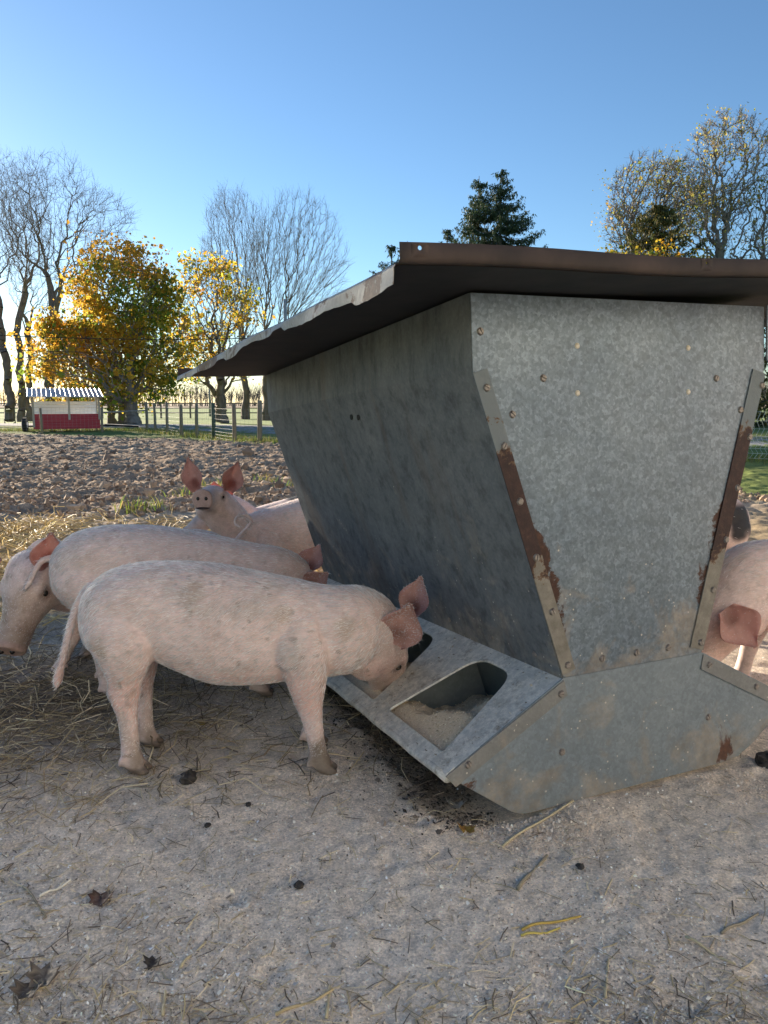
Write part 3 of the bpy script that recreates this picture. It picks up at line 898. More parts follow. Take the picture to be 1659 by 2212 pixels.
# crumbs lying on the left trough cover
def cover_crumbs():
    n = 2600
    s = rng.random(n) * .44; w = rng.uniform(.02, 1.6, n)
    k = np.ones(n, bool)
    for q in range(4):
        k &= ~((w > .085 + .527 * q) & (w < .51 + .527 * q) & (s > .05) & (s < .41))
    k &= rng.random(n) < .35 + .65 * sstep(-.1, .4, fbm(s * 12, w * 12, oct=3, seed=71))
    s, w = s[k], w[k]
    sx = (FL_ - FWH) / .45229; sz = (FLZ - FWZ) / .45229
    c = pal(len(s), [(.60, .52, .40), (.45, .38, .28), (.25, .2, .15), (.7, .64, .54)], .15)
    e = flakes('feed_dust', -(FWH + sx * s), w, FWZ + sz * s + .003, rng.lognormal(math.log(.0022), .4, len(s)), c, M_LITTER, None, None)
    e.parent = feeder
cover_crumbs()

# ------------------------------------------------------------------ pigs
def loft(mb, secs, sides=22, pw=2.0):
    n0 = len(mb.v); m = len(secs)
    for c, ru, rs, up, sd in secs:
        for k in range(sides):
            a = 2 * math.pi * k / sides
            ca, sa = math.cos(a), math.sin(a)
            ca = math.copysign(abs(ca) ** (2 / pw), ca); sa = math.copysign(abs(sa) ** (2 / pw), sa)
            mb.v.append(tuple(c + sd * (ca * rs) + up * (sa * ru)))
    for i in range(m - 1):
        for k in range(sides):
            j = (k + 1) % sides
            mb.f.append([n0 + i * sides + k, n0 + i * sides + j, n0 + (i + 1) * sides + j, n0 + (i + 1) * sides + k])
    mb.f.append([n0 + k for k in range(sides)][::-1]); mb.f.append([n0 + (m - 1) * sides + k for k in range(sides)])

def smooth_path(P, n):
    """Catmull-Rom through rows of P"""
    P = np.asarray(P, float); m = len(P)
    t = np.linspace(0, m - 1, n); out = []
    for x in t:
        i = min(int(x), m - 2); f = x - i
        p0, p1, p2, p3 = P[max(i - 1, 0)], P[i], P[i + 1], P[min(i + 2, m - 1)]
        out.append(.5 * ((2 * p1) + (-p0 + p2) * f + (2 * p0 - 5 * p1 + 4 * p2 - p3) * f * f + (-p0 + 3 * p1 - 3 * p2 + p3) * f ** 3))
    return np.array(out)

BODY = [(-.490, .545, .455, .035), (-.478, .585, .415, .085), (-.45, .62, .38, .118), (-.40, .655, .35, .145), (-.31, .678, .385, .155), (-.19, .683, .330, .160), (-.06, .675, .280, .172), (.08, .648, .278, .172), (.20, .624, .290, .150), (.31, .600, .298, .128), (.40, .575, .312, .112)]
HIND = [(-.345, .070, .56, .110, .075), (-.335, .092, .47, .128, .088), (-.328, .102, .405, .098, .074), (-.33, .104, .355, .071, .055), (-.337, .10, .31, .054, .042), (-.344, .10, .275, .054, .037), (-.342, .10, .235, .042, .031), (-.338, .10, .18, .032, .027), (-.337, .10, .10, .030, .026), (-.335, .10, .06, .034, .031), (-.326, .10, .034, .035, .033)]
FORE = [(.225, .066, .53, .095, .070), (.228, .094, .44, .105, .080), (.238, .100, .385, .090, .072), (.247, .10, .335, .073, .056), (.253, .10, .285, .058, .046), (.257, .10, .237, .046, .037), (.266, .10, .19, .036, .030), (.274, .10, .14, .030, .027), (.281, .10, .095, .029, .027), (.288, .10, .06, .032, .031), (.297, .10, .034, .034, .033)]
XA, YA, ZA = Vector((1, 0, 0)), Vector((0, 1, 0)), Vector((0, 0, 1))

def skin_mat():
    m, nt, b = new_mat('pig_skin')
    a = N(nt, 'ShaderNodeAttribute', attribute_name='col')
    v = objco(nt, (9, 60, 28)); n = noise(nt, 4, 6, v, .7)
    v2 = objco(nt); n2 = noise(nt, 22, 6, v2, .65)
    c = mixc(nt, 1, a.outputs['Color'], ramp(nt, n, [(.3, (.84, .82, .80)), (.7, (1.14, 1.14, 1.13))]), 'MULTIPLY')
    c = mixc(nt, 1, c, ramp(nt, n2, [(.32, (.86, .83, .80)), (.6, (1.05, 1.05, 1.05))]), 'MULTIPLY')
    nt.links.new(c, b.inputs['Base Color']); b.inputs['Roughness'].default_value = .62
    b.inputs['Specular IOR Level'].default_value = .25
    b.inputs['Subsurface Weight'].default_value = .12; b.inputs['Subsurface Radius'].default_value = (.02, .008, .005); b.inputs['Subsurface Scale'].default_value = .5
    bump(nt, b, math_n(nt, 'ADD', n, math_n(nt, 'MULTIPLY', n2, .8)), .35, .004)
    return m
def ear_mat():
    m, nt, b = new_mat('pig_ear')
    a = N(nt, 'ShaderNodeAttribute', attribute_name='col')
    n = noise(nt, 40, 5, objco(nt))
    c = mixc(nt, 1, a.outputs['Color'], ramp(nt, n, [(.3, (.82,) * 3), (.7, (1.12,) * 3)]), 'MULTIPLY')
    nt.links.new(c, b.inputs['Base Color']); b.inputs['Roughness'].default_value = .6
    tr = N(nt, 'ShaderNodeBsdfTranslucent'); tr.inputs[0].default_value = (.80, .30, .22, 1)
    mx = N(nt, 'ShaderNodeMixShader'); mx.inputs[0].default_value = .42
    nt.links.new(b.outputs[0], mx.inputs[1]); nt.links.new(tr.outputs[0], mx.inputs[2])
    nt.links.new(mx.outputs[0], nt.nodes['Material Output'].inputs[0])
    bump(nt, b, n, .3, .003)
    return m
def hair_mat(name, c):
    m, nt, b = new_mat(name)
    at = N(nt, 'ShaderNodeAttribute', attribute_name='tone')
    cc = mixc(nt, 1, c, at.outputs['Color'], 'MULTIPLY')
    nt.links.new(cc, b.inputs['Base Color']); b.inputs['Roughness'].default_value = .5
    tr = N(nt, 'ShaderNodeBsdfTranslucent'); nt.links.new(cc, tr.inputs[0])
    mx = N(nt, 'ShaderNodeMixShader'); mx.inputs[0].default_value = .35
    nt.links.new(b.outputs[0], mx.inputs[1]); nt.links.new(tr.outputs[0], mx.inputs[2])
    nt.links.new(mx.outputs[0], nt.nodes['Material Output'].inputs[0])
    return m
M_SKIN = skin_mat(); M_EAR = ear_mat(); M_HAIR = hair_mat('pale_bristle', (.93, .905, .885))
M_EYE = simple('eye', (.012, .008, .006), (.03, .02, .015), 20, .12, 0, 0)
M_NOST = simple('nostril_dark', (.02, .010, .009), (.04, .02, .018), 20, .6, 0, 0)

def ear_geo(base, tip, face, width, cup=.35, fold=0.0):
    """thin cupped leaf; returns V (front+back), F, side flag"""
    base, tip, face = Vector(base), Vector(tip), Vector(face)
    ax = tip - base; L = ax.length; ax.normalize()
    nrm = (face - ax * face.dot(ax)).normalized(); sd = ax.cross(nrm)
    prof = smooth_path([(0, .50), (.14, .80), (.32, 1.0), (.52, .95), (.72, .68), (.88, .33), (.97, .10), (1.0, .01)], 15)
    nv = 11; V = []; inner = []
    for s in (0, 1):
        for u, w in prof:
            hw = width / 2 * w
            for k in range(nv):
                v = -1 + 2 * k / (nv - 1)
                cu = cup * (1 + .9 * (1 - u)) * hw * (abs(v) ** 1.7)
                p = base + ax * (u * L) + sd * (hw * v * (1 - .18 * v * v * (1 - u))) + nrm * (cu - .10 * L * math.sin(u * 2.2) + fold * L * max(0, u - .55) ** 2 * 2.2)
                p += sd * .006 * math.sin(u * 9 + k) * width / .13
                if s: p = p - nrm * (.0055 * (1 - .5 * u) + .0012)
                V.append(p); inner.append(s == 0)
    m = len(prof); F = []
    for s in (0, 1):
        o = s * m * nv
        for i in range(m - 1):
            for k in range(nv - 1):
                q = [o + i * nv + k, o + i * nv + k + 1, o + (i + 1) * nv + k + 1, o + (i + 1) * nv + k]
                F.append(q if s == 0 else q[::-1])
    o = m * nv
    for i in range(m - 1):
        for k in (0, nv - 1):
            q = [i * nv + k, (i + 1) * nv + k, o + (i + 1) * nv + k, o + i * nv + k]
            F.append(q)
    for k in range(nv - 1):
        F.append([(m - 1) * nv + k, (m - 1) * nv + k + 1, o + (m - 1) * nv + k + 1, o + (m - 1) * nv + k])
    return V, F, inner

def make_pig(label, origin, yaw, scale, poll, snout, hup, ears, feet, tail, hairs, vox=.0065, black=None, dirt=.5, headk=1.0, hairlen=1.0, eyes=True, bodymod=None, warm=0.0, spots=(), snoutk=1.0, mouth=False):
    MW = Matrix.Translation(Vector((origin[0], origin[1], 0))) @ Matrix.Rotation(yaw, 4, 'Z') @ Matrix.Scale(scale, 4)
    INV = MW.inverted(); ROT = Matrix.Rotation(-yaw, 3, 'Z')
    L = lambda p: INV @ Vector(p)
    D = lambda v: (ROT @ Vector(v)).normalized()
    poll, snout = L(poll), L(snout)
    mb = MB()
    body = [tuple(b) for b in BODY]
    if bodymod: body = [bodymod(b) for b in body]
    bs = smooth_path(body, 40)
    loft(mb, [(Vector((x, 0, (t + bo) / 2)), max((t - bo) / 2, .01), max(w, .01), ZA, YA) for x, t, bo, w in bs], 28, 2.25)
    # hams and shoulders are carried by the leg tops
    for sy in (-1, 1):
        for nm, prof in (('h', HIND), ('f', FORE)):
            dx, dy, dz = feet.get(nm + ('r' if sy < 0 else 'l'), (0, 0, 0))
            top = prof[0][2]; secs = []
            for x, y, z, rx, ry in smooth_path(prof, 26):
                k = np.clip((top - z) / (top - .03), 0, 1)
                kk = k ** 1.3
                secs.append((Vector((x + dx * kk, sy * y + dy * kk, z + dz * k)), rx, ry, XA, YA))
            loft(mb, secs, 18, 2.1)
            fx, fy, fz = secs[-1][0]
            for s in (-1, 1):
                mb.tube([(fx - .022, fy + s * .017, fz + .012), (fx + .004, fy + s * .019, fz - .008), (fx + .032, fy + s * .019, fz - .019), (fx + .050, fy + s * .016, fz - .024)], [.018, .0195, .0155, .007], 10)
                mb.tube([(fx - .022, fy + s * .021, fz + .034), (fx - .040, fy + s * .023, fz + .010), (fx - .045, fy + s * .023, fz - .004)], [.013, .0105, .005], 8)
    # neck and head
    ax = (snout - poll); HL = ax.length; ax.normalize()
    hu = D(hup); hu = (hu - ax * hu.dot(ax)).normalized(); hs = hu.cross(ax)
    k = headk
    nb = Vector((.27, 0, .455)); n1 = Vector((.36, 0, .452))
    hc = lambda t, dn: poll + ax * (HL * t) - hu * dn * k
    p3 = hc(.10, .085)
    path = smooth_path([tuple(nb), tuple(n1), tuple((n1 + p3) / 2 + Vector((0, 0, .012))), tuple(p3)], 12)
    secs = []
    for i, p in enumerate(path):
        f = i / (len(path) - 1)
        t = Vector(path[min(i + 1, len(path) - 1)]) - Vector(path[max(i - 1, 0)]); t.normalize()
        sd = ZA.cross(t) * (1 - f) + hs * f; sd = (sd - t * sd.dot(t)).normalized(); up = t.cross(sd)
        secs.append((Vector(p), .152 * (1 - f) + .118 * f * k, .132 * (1 - f) + .100 * f * k, up, sd))
    loft(mb, secs, 22, 2.1)
    sk = snoutk
    hp = [(-.06, .10, .085, .085), (.04, .090, .108, .099), (.16, .082, .112, .100), (.30, .074, .104, .092), (.44, .064, .086, .076), (.56, .057, .071, .060), (.68, .051, .060, .050), (.80, .047, .053 * (1 + (sk - 1) * .6), .046 * (1 + (sk - 1) * .6)), (.90, .044, .050 * sk, .046 * sk), (.965, .042, .051 * sk, .049 * sk), (1.0, .041, .047 * sk, .046 * sk)]
    loft(mb, [(hc(t, dn), ru * k, rs * k, hu, hs) for t, dn, ru, rs in smooth_path(hp, 30)], 22, 2.15)
    for s in (-1, 1):                                  # jowls and brow
        c = hc(.18, .112) + hs * (s * .050 * k)
        loft(mb, [(c + ax * (d * .09 * k), .065 * k * math.sqrt(max(.02, 1 - d * d)), .055 * k * math.sqrt(max(.02, 1 - d * d)), hu, hs) for d in np.linspace(-.98, .98, 9)], 12)
        c = hc(.33, .020) + hs * (s * .058 * k)
        loft(mb, [(c + ax * (d * .05 * k), .026 * k * math.sqrt(max(.02, 1 - d * d)), .026 * k * math.sqrt(max(.02, 1 - d * d)), hu, hs) for d in np.linspace(-.98, .98, 9)], 10)
    # lower jaw
    loft(mb, [(hc(t, .095 - .02 * t), .036 * k, .040 * k * (1.1 - .35 * t), hu, hs) for t in np.linspace(.3, .88, 8)], 12)
    # tail
    tp = [L(p) for p, r in tail]; tr_ = [r for p, r in tail]
    tps = smooth_path([(*p, r) for p, r in zip(tp, tr_)], 24)
    mb.tube([tuple(q[:3]) for q in tps], [max(q[3], .003) for q in tps], 8)
    me = mb.mesh('pig_raw')
    tmp = bpy.data.objects.new('tmp', me); COL.objects.link(tmp)
    rm = tmp.modifiers.new('r', 'REMESH'); rm.mode = 'VOXEL'; rm.voxel_size = vox / scale
    sm = tmp.modifiers.new('s', 'SMOOTH'); sm.factor = .5; sm.iterations = 5
    dg = bpy.context.evaluated_depsgraph_get()
    ev = bpy.data.meshes.new_from_object(tmp.evaluated_get(dg))
    bpy.data.objects.remove(tmp); bpy.data.meshes.remove(me)
    nv = len(ev.vertices); co = np.zeros(nv * 3, np.float32); ev.vertices.foreach_get('co', co); co = co.reshape(-1, 3).astype(float)
    nl = np.zeros(len(ev.loops), np.int32); ev.loops.foreach_get('vertex_index', nl)
    ls = np.zeros(len(ev.polygons), np.int32); ev.polygons.foreach_get('loop_total', ls)
    quads = nl.reshape(-1, 4) if (ls == 4).all() else None
    polys = []; st = 0
    if quads is None:
        for t in ls: polys.append(nl[st:st + t].tolist()); st += t
    # colours by place on the body
    x, y, z = co.T
    s0 = origin[0] * 3.1
    n1_ = fbm(x * 5 + s0, y * 5, z * 5, 4, 81); n2_ = fbm(x * 16 + s0, y * 16, z * 16, 3, 82)
    skin = np.array([.73, .575, .535]) + np.array([.05, .0, -.02]) * warm
    col = np.tile(skin, (nv, 1)) * (1 + .05 * n1_)[:, None]
    pinkb = sstep(.42, .28, z) * sstep(.16, .24, z)
    col = col + (np.array([.70, .44, .38]) - col) * (pinkb * .6)[:, None]
    dm = np.clip((n1_ + .8 * n2_ - .16) * 2.4, 0, 1) * dirt
    col = col + (np.array([.40, .355, .305]) - col) * (dm * .50)[:, None]
    leg = sstep(.17, .05, z) * np.clip(.55 + n2_, 0, 1) * dirt
    col = col + (np.array([.24, .195, .155]) - col) * leg[:, None]
    hoof = sstep(.036, .024, z)
    col = col + (np.array([.15, .12, .10]) - col) * hoof[:, None]
    ht = (co - np.array(poll)) @ np.array(ax) / HL
    hd = np.linalg.norm(co - np.array(poll) - np.outer(ht * HL, np.array(ax)) + np.array(hu) * .06, axis=1)
    hm = sstep(.25, .6, ht) * (hd < .17)
    col = col + (np.array([.40, .305, .235]) - col) * (hm * dirt * np.clip(.75 + n1_, 0, 1))[:, None]
    sn = sstep(.92, .97, ht) * (hd < .12)
    col = col + (np.array([.48, .33, .285]) - col) * sn[:, None]
    for s in (-1, 1):
        q = hc(.40, .038) + hs * (s * .0745 * k); w_ = sstep(.034 * k, .014 * k, np.linalg.norm(co - np.array(q), axis=1))
        col = col + (np.array([.26, .17, .14]) - col) * (w_ * .7)[:, None]
    # small scabs and mud flecks
    fk = vnoise(x * 55 + s0, y * 55, z * 55, 84); fw = np.clip((fk - .62) * 9, 0, 1) * np.clip(.5 + 2 * n1_, 0, 1) * dirt
    col = col + (np.array([.25, .19, .15]) - col) * (fw * .7)[:, None]
    for (sx, sy, sz, r_, c_) in spots:
        q = L((sx, sy, sz)); w_ = sstep(r_ / scale * 1.3, r_ / scale * .5, np.linalg.norm(co - np.array(q), axis=1) * (1 + .8 * n2_))
        col = col + (np.array(c_) - col) * w_[:, None]
    bk = None
    if black:
        bk = black(x, y, z, n1_ + .4 * n2_)
        col = col + (np.array([.022, .022, .026]) - col) * bk[:, None]
    ET = L_ears = None
    V = [tuple(c) for c in co]; F = quads.tolist() if quads is not None else polys; nb_f = len(F)
    colx = [col]
    for e in ears:
        base, tip, face, wd = L(e[0]), L(e[1]), D(e[2]), e[3] / scale
        ve, fe, inn = ear_geo(base, tip, face, wd, *(e[4:] if len(e) > 4 else ()))
        o = len(V); V += [tuple(p) for p in ve]; F += [[o + i for i in q] for q in fe]
        inn = np.array(inn); ce = np.where(inn[:, None], np.array([.62, .40, .345]), np.array([.66, .49, .42]))
        pe = np.array([tuple(p) for p in ve]); n3 = fbm(pe[:, 0] * 18, pe[:, 1] * 18, pe[:, 2] * 18, 3, 83)
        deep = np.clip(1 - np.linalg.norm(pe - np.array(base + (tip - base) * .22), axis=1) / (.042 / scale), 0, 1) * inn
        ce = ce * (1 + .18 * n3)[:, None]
        ce = ce + (np.array([.10, .055, .045]) - ce) * np.clip(deep * 1.6 * (1 + n3), 0, 1)[:, None]  # ear cavity darkened: shade of the hollow put into the colour
        if black is not None: ce = ce * .9
        colx.append(ce)
    me = bpy.data.meshes.new('pig'); me.from_pydata(V, [], F); me.update()
    set_col(me, np.concatenate(colx))
    mi = np.zeros(len(F), np.int32); mi[nb_f:] = 1
    me.materials.append(M_SKIN); me.materials.append(M_EAR)
    me.polygons.foreach_set('material_index', mi); me.polygons.foreach_set('use_smooth', np.ones(len(F), bool)); me.update()
    o = add('pig', me, None, label=label, cat='pig', group='pigs around the hog feeder')
    o.matrix_world = MW
    # eyes and nostrils
    if eyes:
        em = MB(); loft(em, [(Vector((0, 0, d * .0125)), .0125 * math.sqrt(max(.01, 1 - d * d)), .0125 * math.sqrt(max(.01, 1 - d * d)), XA, YA) for d in np.linspace(-1, 1, 9)], 12)
        emesh = em.mesh('eye', True)
        for s in (-1, 1):
            e = add('eye', emesh, M_EYE, o, loc=hc(.40, .038) + hs * (s * .0745 * k))
            e.scale = (k * .85,) * 3
            nn = add('nostril', emesh, M_NOST, o, loc=hc(1.0, .036) + hs * (s * .019 * k * sk)); nn.scale = (.62 * k * sk, .72 * k * sk, .72 * k * sk)
    if mouth:
        mm = MB(); loft(mm, [(hs * (d * .042 * k) , .007 * k * math.sqrt(max(.02, 1 - d * d)), .016 * k * math.sqrt(max(.02, 1 - d * d)), hu, ax) for d in np.linspace(-1, 1, 11)], 10)
        add('mouth', mm.mesh('mouth', True), M_NOST, o, loc=hc(.975, .090))
    # bristles
    if hairs:
        me.calc_loop_triangles(); nt_ = len(me.loop_triangles)
        tri = np.zeros(nt_ * 3, np.int32); me.loop_triangles.foreach_get('vertices', tri); tri = tri.reshape(-1, 3)
        vc = np.zeros(len(me.vertices) * 3, np.float32); me.vertices.foreach_get('co', vc); vc = vc.reshape(-1, 3).astype(float)
        vn = np.zeros(len(me.vertices) * 3, np.float32); me.vertices.foreach_get('normal', vn); vn = vn.reshape(-1, 3).astype(float)
        A, B, C = vc[tri[:, 0]], vc[tri[:, 1]], vc[tri[:, 2]]
        area = np.linalg.norm(np.cross(B - A, C - A), axis=1)
        cent = (A + B + C) / 3
        area = area * np.where(tri[:, 0] >= nv, .8, 1) * (1 if bk is None else np.where(np.append(bk, np.zeros(len(me.vertices) - nv))[tri[:, 0]] > .4, .03, 1)) * np.where(cent[:, 2] < .07, 0, 1) * (1 - np.append(sn, np.zeros(len(me.vertices) - nv))[tri[:, 0]])
        ti = rng.choice(nt_, hairs, p=area / area.sum())
        r1, r2 = rng.random(hairs), rng.random(hairs); fl = r1 + r2 > 1; r1[fl] = 1 - r1[fl]; r2[fl] = 1 - r2[fl]
        P = A[ti] + (B - A)[ti] * r1[:, None] + (C - A)[ti] * r2[:, None]
        Nn = vn[tri[ti, 0]]
        flow = np.tile(np.array([-1.0, 0, -.45]), (hairs, 1))
        flow[:, 2] -= .5 * np.clip((.62 - P[:, 2]) * 2, 0, 1)
        hh = ((P - np.array(poll)) @ np.array(ax)); hw = sstep(-.05, .08, hh) * (np.linalg.norm(P - np.array(poll) - .4 * HL * np.array(ax), axis=1) < .34)
        flow = flow * (1 - hw)[:, None] + (-np.array(ax) - .2 * np.array(hu)) * hw[:, None]
        sw = np.stack([vnoise(P[:, 0] * 9, P[:, 1] * 9, P[:, 2] * 9, 90 + q) for q in range(3)], 1)
        flow = flow + .38 * sw + rng.normal(0, .16, (hairs, 3))
        isear = tri[ti, 0] >= nv
        flow[isear] = Nn[isear] * .3 + rng.normal(0, .5, (isear.sum(), 3))
        flow = flow - Nn * np.sum(flow * Nn, 1)[:, None]; flow /= np.linalg.norm(flow, axis=1)[:, None] + 1e-9
        ln = rng.uniform(.012, .030, hairs) * hairlen
        ln = np.where(isear, ln * .45, ln) * np.where(hw > .5, .4, 1) * np.clip(.22 + (P[:, 2] - .06) * 2.6, .22, 1)
        lift = rng.uniform(.02, .13, hairs)[:, None]
        p0 = P - Nn * .001; p1 = P + (flow * .55 + Nn * lift * .5) * ln[:, None]; p2 = P + (flow + Nn * lift * .55) * ln[:, None]
        pts = np.stack([p0, p1, p2], 1).reshape(-1, 3).astype(np.float32)
        hc_ = bpy.data.hair_curves.new('bristles'); hc_.add_curves([3] * hairs)
        hc_.attributes['position'].data.foreach_set('vector', pts.ravel()) if 'position' in hc_.attributes else hc_.points.foreach_set('position', pts.ravel())
        rad = hc_.attributes.get('radius') or hc_.attributes.new('radius', 'FLOAT', 'POINT')
        rr = np.tile(np.array([.00055, .00042, .00012], np.float32), hairs) * (1.0 / scale)
        rad.data.foreach_set('value', rr.astype(np.float32))
        tn = hc_.attributes.new('tone', 'FLOAT', 'CURVE')
        cl = fbm(P[:, 0] * 40, P[:, 1] * 40, P[:, 2] * 40, 2, 95)
        tn.data.foreach_set('value', np.clip(.84 + .24 * cl + rng.normal(0, .14, hairs), .35, 1.2).astype(np.float32))
        hc_.materials.append(M_HAIR)
        ho = bpy.data.objects.new('bristles', hc_); COL.objects.link(ho); ho.parent = o; ho['kind'] = 'stuff'
    return o

# front pig, side on, head down in the second opening
make_pig('pink pig standing side-on in front, head in the trough, tail hanging straight', (-.5, 2.47), 0, 1.0,
         (.018, 2.575, .488), (.090, 2.815, .120), (.55, -.10, .8),
         [((.030, 2.488, .400), (.085, 2.400, .548), (.10, -1, .12), .155, .26), ((.098, 2.655, .445), (.125, 2.645, .592), (-.45, -.85, .1), .120, .32)],
         {'hr': (.012, 0, 0), 'hl': (-.005, -.005, 0), 'fr': (.0, 0, 0), 'fl': (-.045, 0, 0)},
         [((-.955, 2.47, .600), .022), ((-.985, 2.47, .575), .018), ((-1.018, 2.46, .517), .0145), ((-1.046, 2.45, .422), .013), ((-1.068, 2.44, .335), .0135), ((-1.08, 2.44, .29), .015), ((-1.088, 2.44, .262), .005)],
         42000, .0055, dirt=.8, headk=1.22, spots=[(-.87, 2.33, .47, .016, (.16, .115, .09)), (-.80, 2.32, .455, .013, (.22, .23, .235)), (-.835, 2.32, .485, .007, (.3, .25, .23)), (-.60, 2.33, .62, .045, (.52, .41, .35)), (-.89, 2.34, .45, .035, (.46, .36, .29)), (-.32, 2.33, .55, .03, (.54, .43, .37)), (-.28, 2.32, .42, .03, (.56, .45, .39)), (-.12, 2.36, .50, .035, (.54, .43, .37)), (-.20, 2.34, .06, .05, (.22, .18, .145))])
# second pig behind it
make_pig('pink pig behind the front one, back arched, both ears showing at the trough', (-.85, 3.12), R(4), 1.03,
         (-.335, 3.19, .50), (-.16, 3.36, .13), (.6, 0, .8),
         [((-.315, 3.12, .425), (-.235, 3.06, .51), (.05, -1, .35), .12, .35), ((-.345, 3.28, .465), (-.285, 3.32, .585), (-.3, -.9, .1), .12, .3)],
         {'hr': (.06, .02, 0), 'hl': (.0, -.02, 0), 'fr': (.03, 0, 0), 'fl': (-.03, 0, 0)},
         [((-1.30, 3.09, .575), .022), ((-1.345, 3.08, .572), .018), ((-1.385, 3.06, .566), .014), ((-1.408, 3.04, .53), .012), ((-1.428, 3.03, .485), .012), ((-1.455, 3.03, .45), .008)],
         24000, .007, dirt=.5)
# third pig, facing the camera at the left edge
make_pig('pink pig at the left edge looking down towards the camera beside the straw', (-1.14, 3.55), R(-152), .87,
         (-1.490, 3.17, .578), (-1.520, 2.93, .240), (-.18, -.60, .75),
         [((-1.385, 3.12, .525), (-1.345, 3.06, .672), (.30, -.95, .05), .155, .45), ((-1.605, 3.14, .540), (-1.70, 3.09, .62), (-.3, -.9, .0), .15, .4)],
         {'fr': (0, 0, 0), 'fl': (.16, -.02, 0), 'hr': (0, 0, 0), 'hl': (.03, 0, 0)},
         [((-.75, 3.74, .50), .02), ((-.70, 3.755, .565), .013), ((-.655, 3.75, .615), .012), ((-.675, 3.73, .652), .012), ((-.715, 3.72, .650), .011), ((-.728, 3.71, .615), .010), ((-.700, 3.70, .600), .009)],
         16000, .007, dirt=.95, headk=1.46, snoutk=1.05)
# fourth pig, sunlit, nose lifted
make_pig('sunlit pink pig with upright ears lifting its snout behind the others', (-.545, 4.56), R(-146), .93,
         (-.945, 4.27, .718), (-.955, 4.00, .735), (.0, .25, 1),
         [((-.865, 4.24, .715), (-.800, 4.22, .875), (.25, -1, 0), .125, .45), ((-1.035, 4.24, .715), (-1.085, 4.22, .900), (-.15, -1, 0), .125, .4)],
         {}, [((-.13, 4.83, .55), .018), ((-.09, 4.86, .52), .012), ((-.08, 4.87, .45), .008)],
         11000, .0075, dirt=.15, headk=1.0, snoutk=1.22, mouth=True, warm=1.0, spots=[(-.66, 4.29, .52, .03, (.22, .18, .14)), (-.74, 4.26, .58, .05, (.34, .28, .21)), (-.58, 4.35, .56, .03, (.36, .3, .22))])
# fifth pig, black and white, mostly hidden
make_pig('black and white pig almost hidden behind the sunlit one', (-.58, 5.06), R(-152), .88,
         (-1.04, 4.80, .62), (-1.24, 4.66, .42), (-.3, -.1, .9),
         [((-1.01, 4.76, .60), (-.955, 4.70, .735), (.6, -.55, -.2), .10, .5), ((-1.08, 4.90, .60), (-1.10, 4.95, .70), (.3, -.9, 0), .10, .3)],
         {}, [((-.16, 5.28, .5), .018), ((-.12, 5.3, .47), .012), ((-.1, 5.3, .4), .008)],
         4000, .009, black=lambda x, y, z, n: sstep(.0, .06, .12 - np.abs(x + .02) + .05 * n) * sstep(.35, .45, z + .1 * n), dirt=.3, eyes=False)
# pig at the right trough
make_pig('dusty pink pig with big drooping ear eating at the right-hand trough', (1.86, 3.02), R(186), 1.10,
         (1.330, 2.93, .530), (1.09, 2.76, .165), (-.5, -.1, .8),
         [((1.262, 2.765, .442), (1.360, 2.70, .318), (-.05, -1, .22), .170, .28), ((1.31, 3.03, .45), (1.32, 3.09, .57), (.5, -.8, .2), .13, .3)],
         {'fl': (-.02, 0, 0), 'fr': (.04, 0, 0)}, [((2.42, 3.07, .6), .02), ((2.46, 3.07, .55), .014), ((2.47, 3.07, .45), .008)],
         12000, .0075, dirt=.3, hairlen=1.25, headk=1.1, eyes=False)
# belted pig behind it
make_pig('white pig with a black patch on its rump behind the right trough', (1.66, 4.36), R(200), 1.0,
         (1.19, 4.16, .50), (.86, 3.98, .2), (-.5, 0, .8),
         [((1.20, 4.06, .45), (1.25, 3.98, .38), (0, -1, .3), .13), ((1.16, 4.25, .45), (1.15, 4.3, .55), (.5, -.8, .2), .12)],
         {}, [((2.12, 4.53, .58), .02), ((2.16, 4.54, .53), .014), ((2.17, 4.54, .42), .008)],
         6000, .009, black=lambda x, y, z, n: sstep(.0, .05, .13 - np.abs(x + .36) + .05 * n) * sstep(.36, .44, z + .08 * n) * sstep(.655, .60, z), dirt=.3, eyes=False)

# ------------------------------------------------------------------ trees
def bark(name, c1, c2): return simple(name, c1, c2, 5, .95, 0, .6, .03, (1, 1, .3))
M_BARK = bark('bark_grey', (.15, .13, .115), (.30, .27, .24))
M_BARK2 = bark('bark_brown', (.12, .092, .072), (.25, .205, .17))
M_TWIG = simple('twig', (.20, .165, .14), (.32, .275, .235), 2, .95, 0, 0)
M_LEAF = attr_mat('autumn_leaf', .55, .62, .12, 3)
M_NEEDLE = attr_mat('spruce_needle', .7, .18, .2, 4)

def tubes_np(P0, P1, r0, r1, sides):
    n = len(P0); d = P1 - P0; L = np.linalg.norm(d, axis=1)[:, None] + 1e-9; d = d / L
    ref = np.where(np.abs(d[:, 2:3]) < .9, np.array([[0, 0, 1.0]]), np.array([[1.0, 0, 0]]))
    a = np.cross(d, ref); a /= np.linalg.norm(a, axis=1)[:, None]; b = np.cross(d, a)
    V = []
    for P, r in ((P0, r0), (P1 + d * r1[:, None] * .3, r1)):
        for k in range(sides):
            an = 2 * math.pi * k / sides
            V.append(P + (a * math.cos(an) + b * math.sin(an)) * r[:, None])
    V = np.stack(V, 1).reshape(-1, 3)
    base = (np.arange(n) * 2 * sides)[:, None]
    q = np.array([[k, (k + 1) % sides, sides + (k + 1) % sides, sides + k] for k in range(sides)])
    return V, (base[:, None, :] + q[None]).reshape(-1, 4)

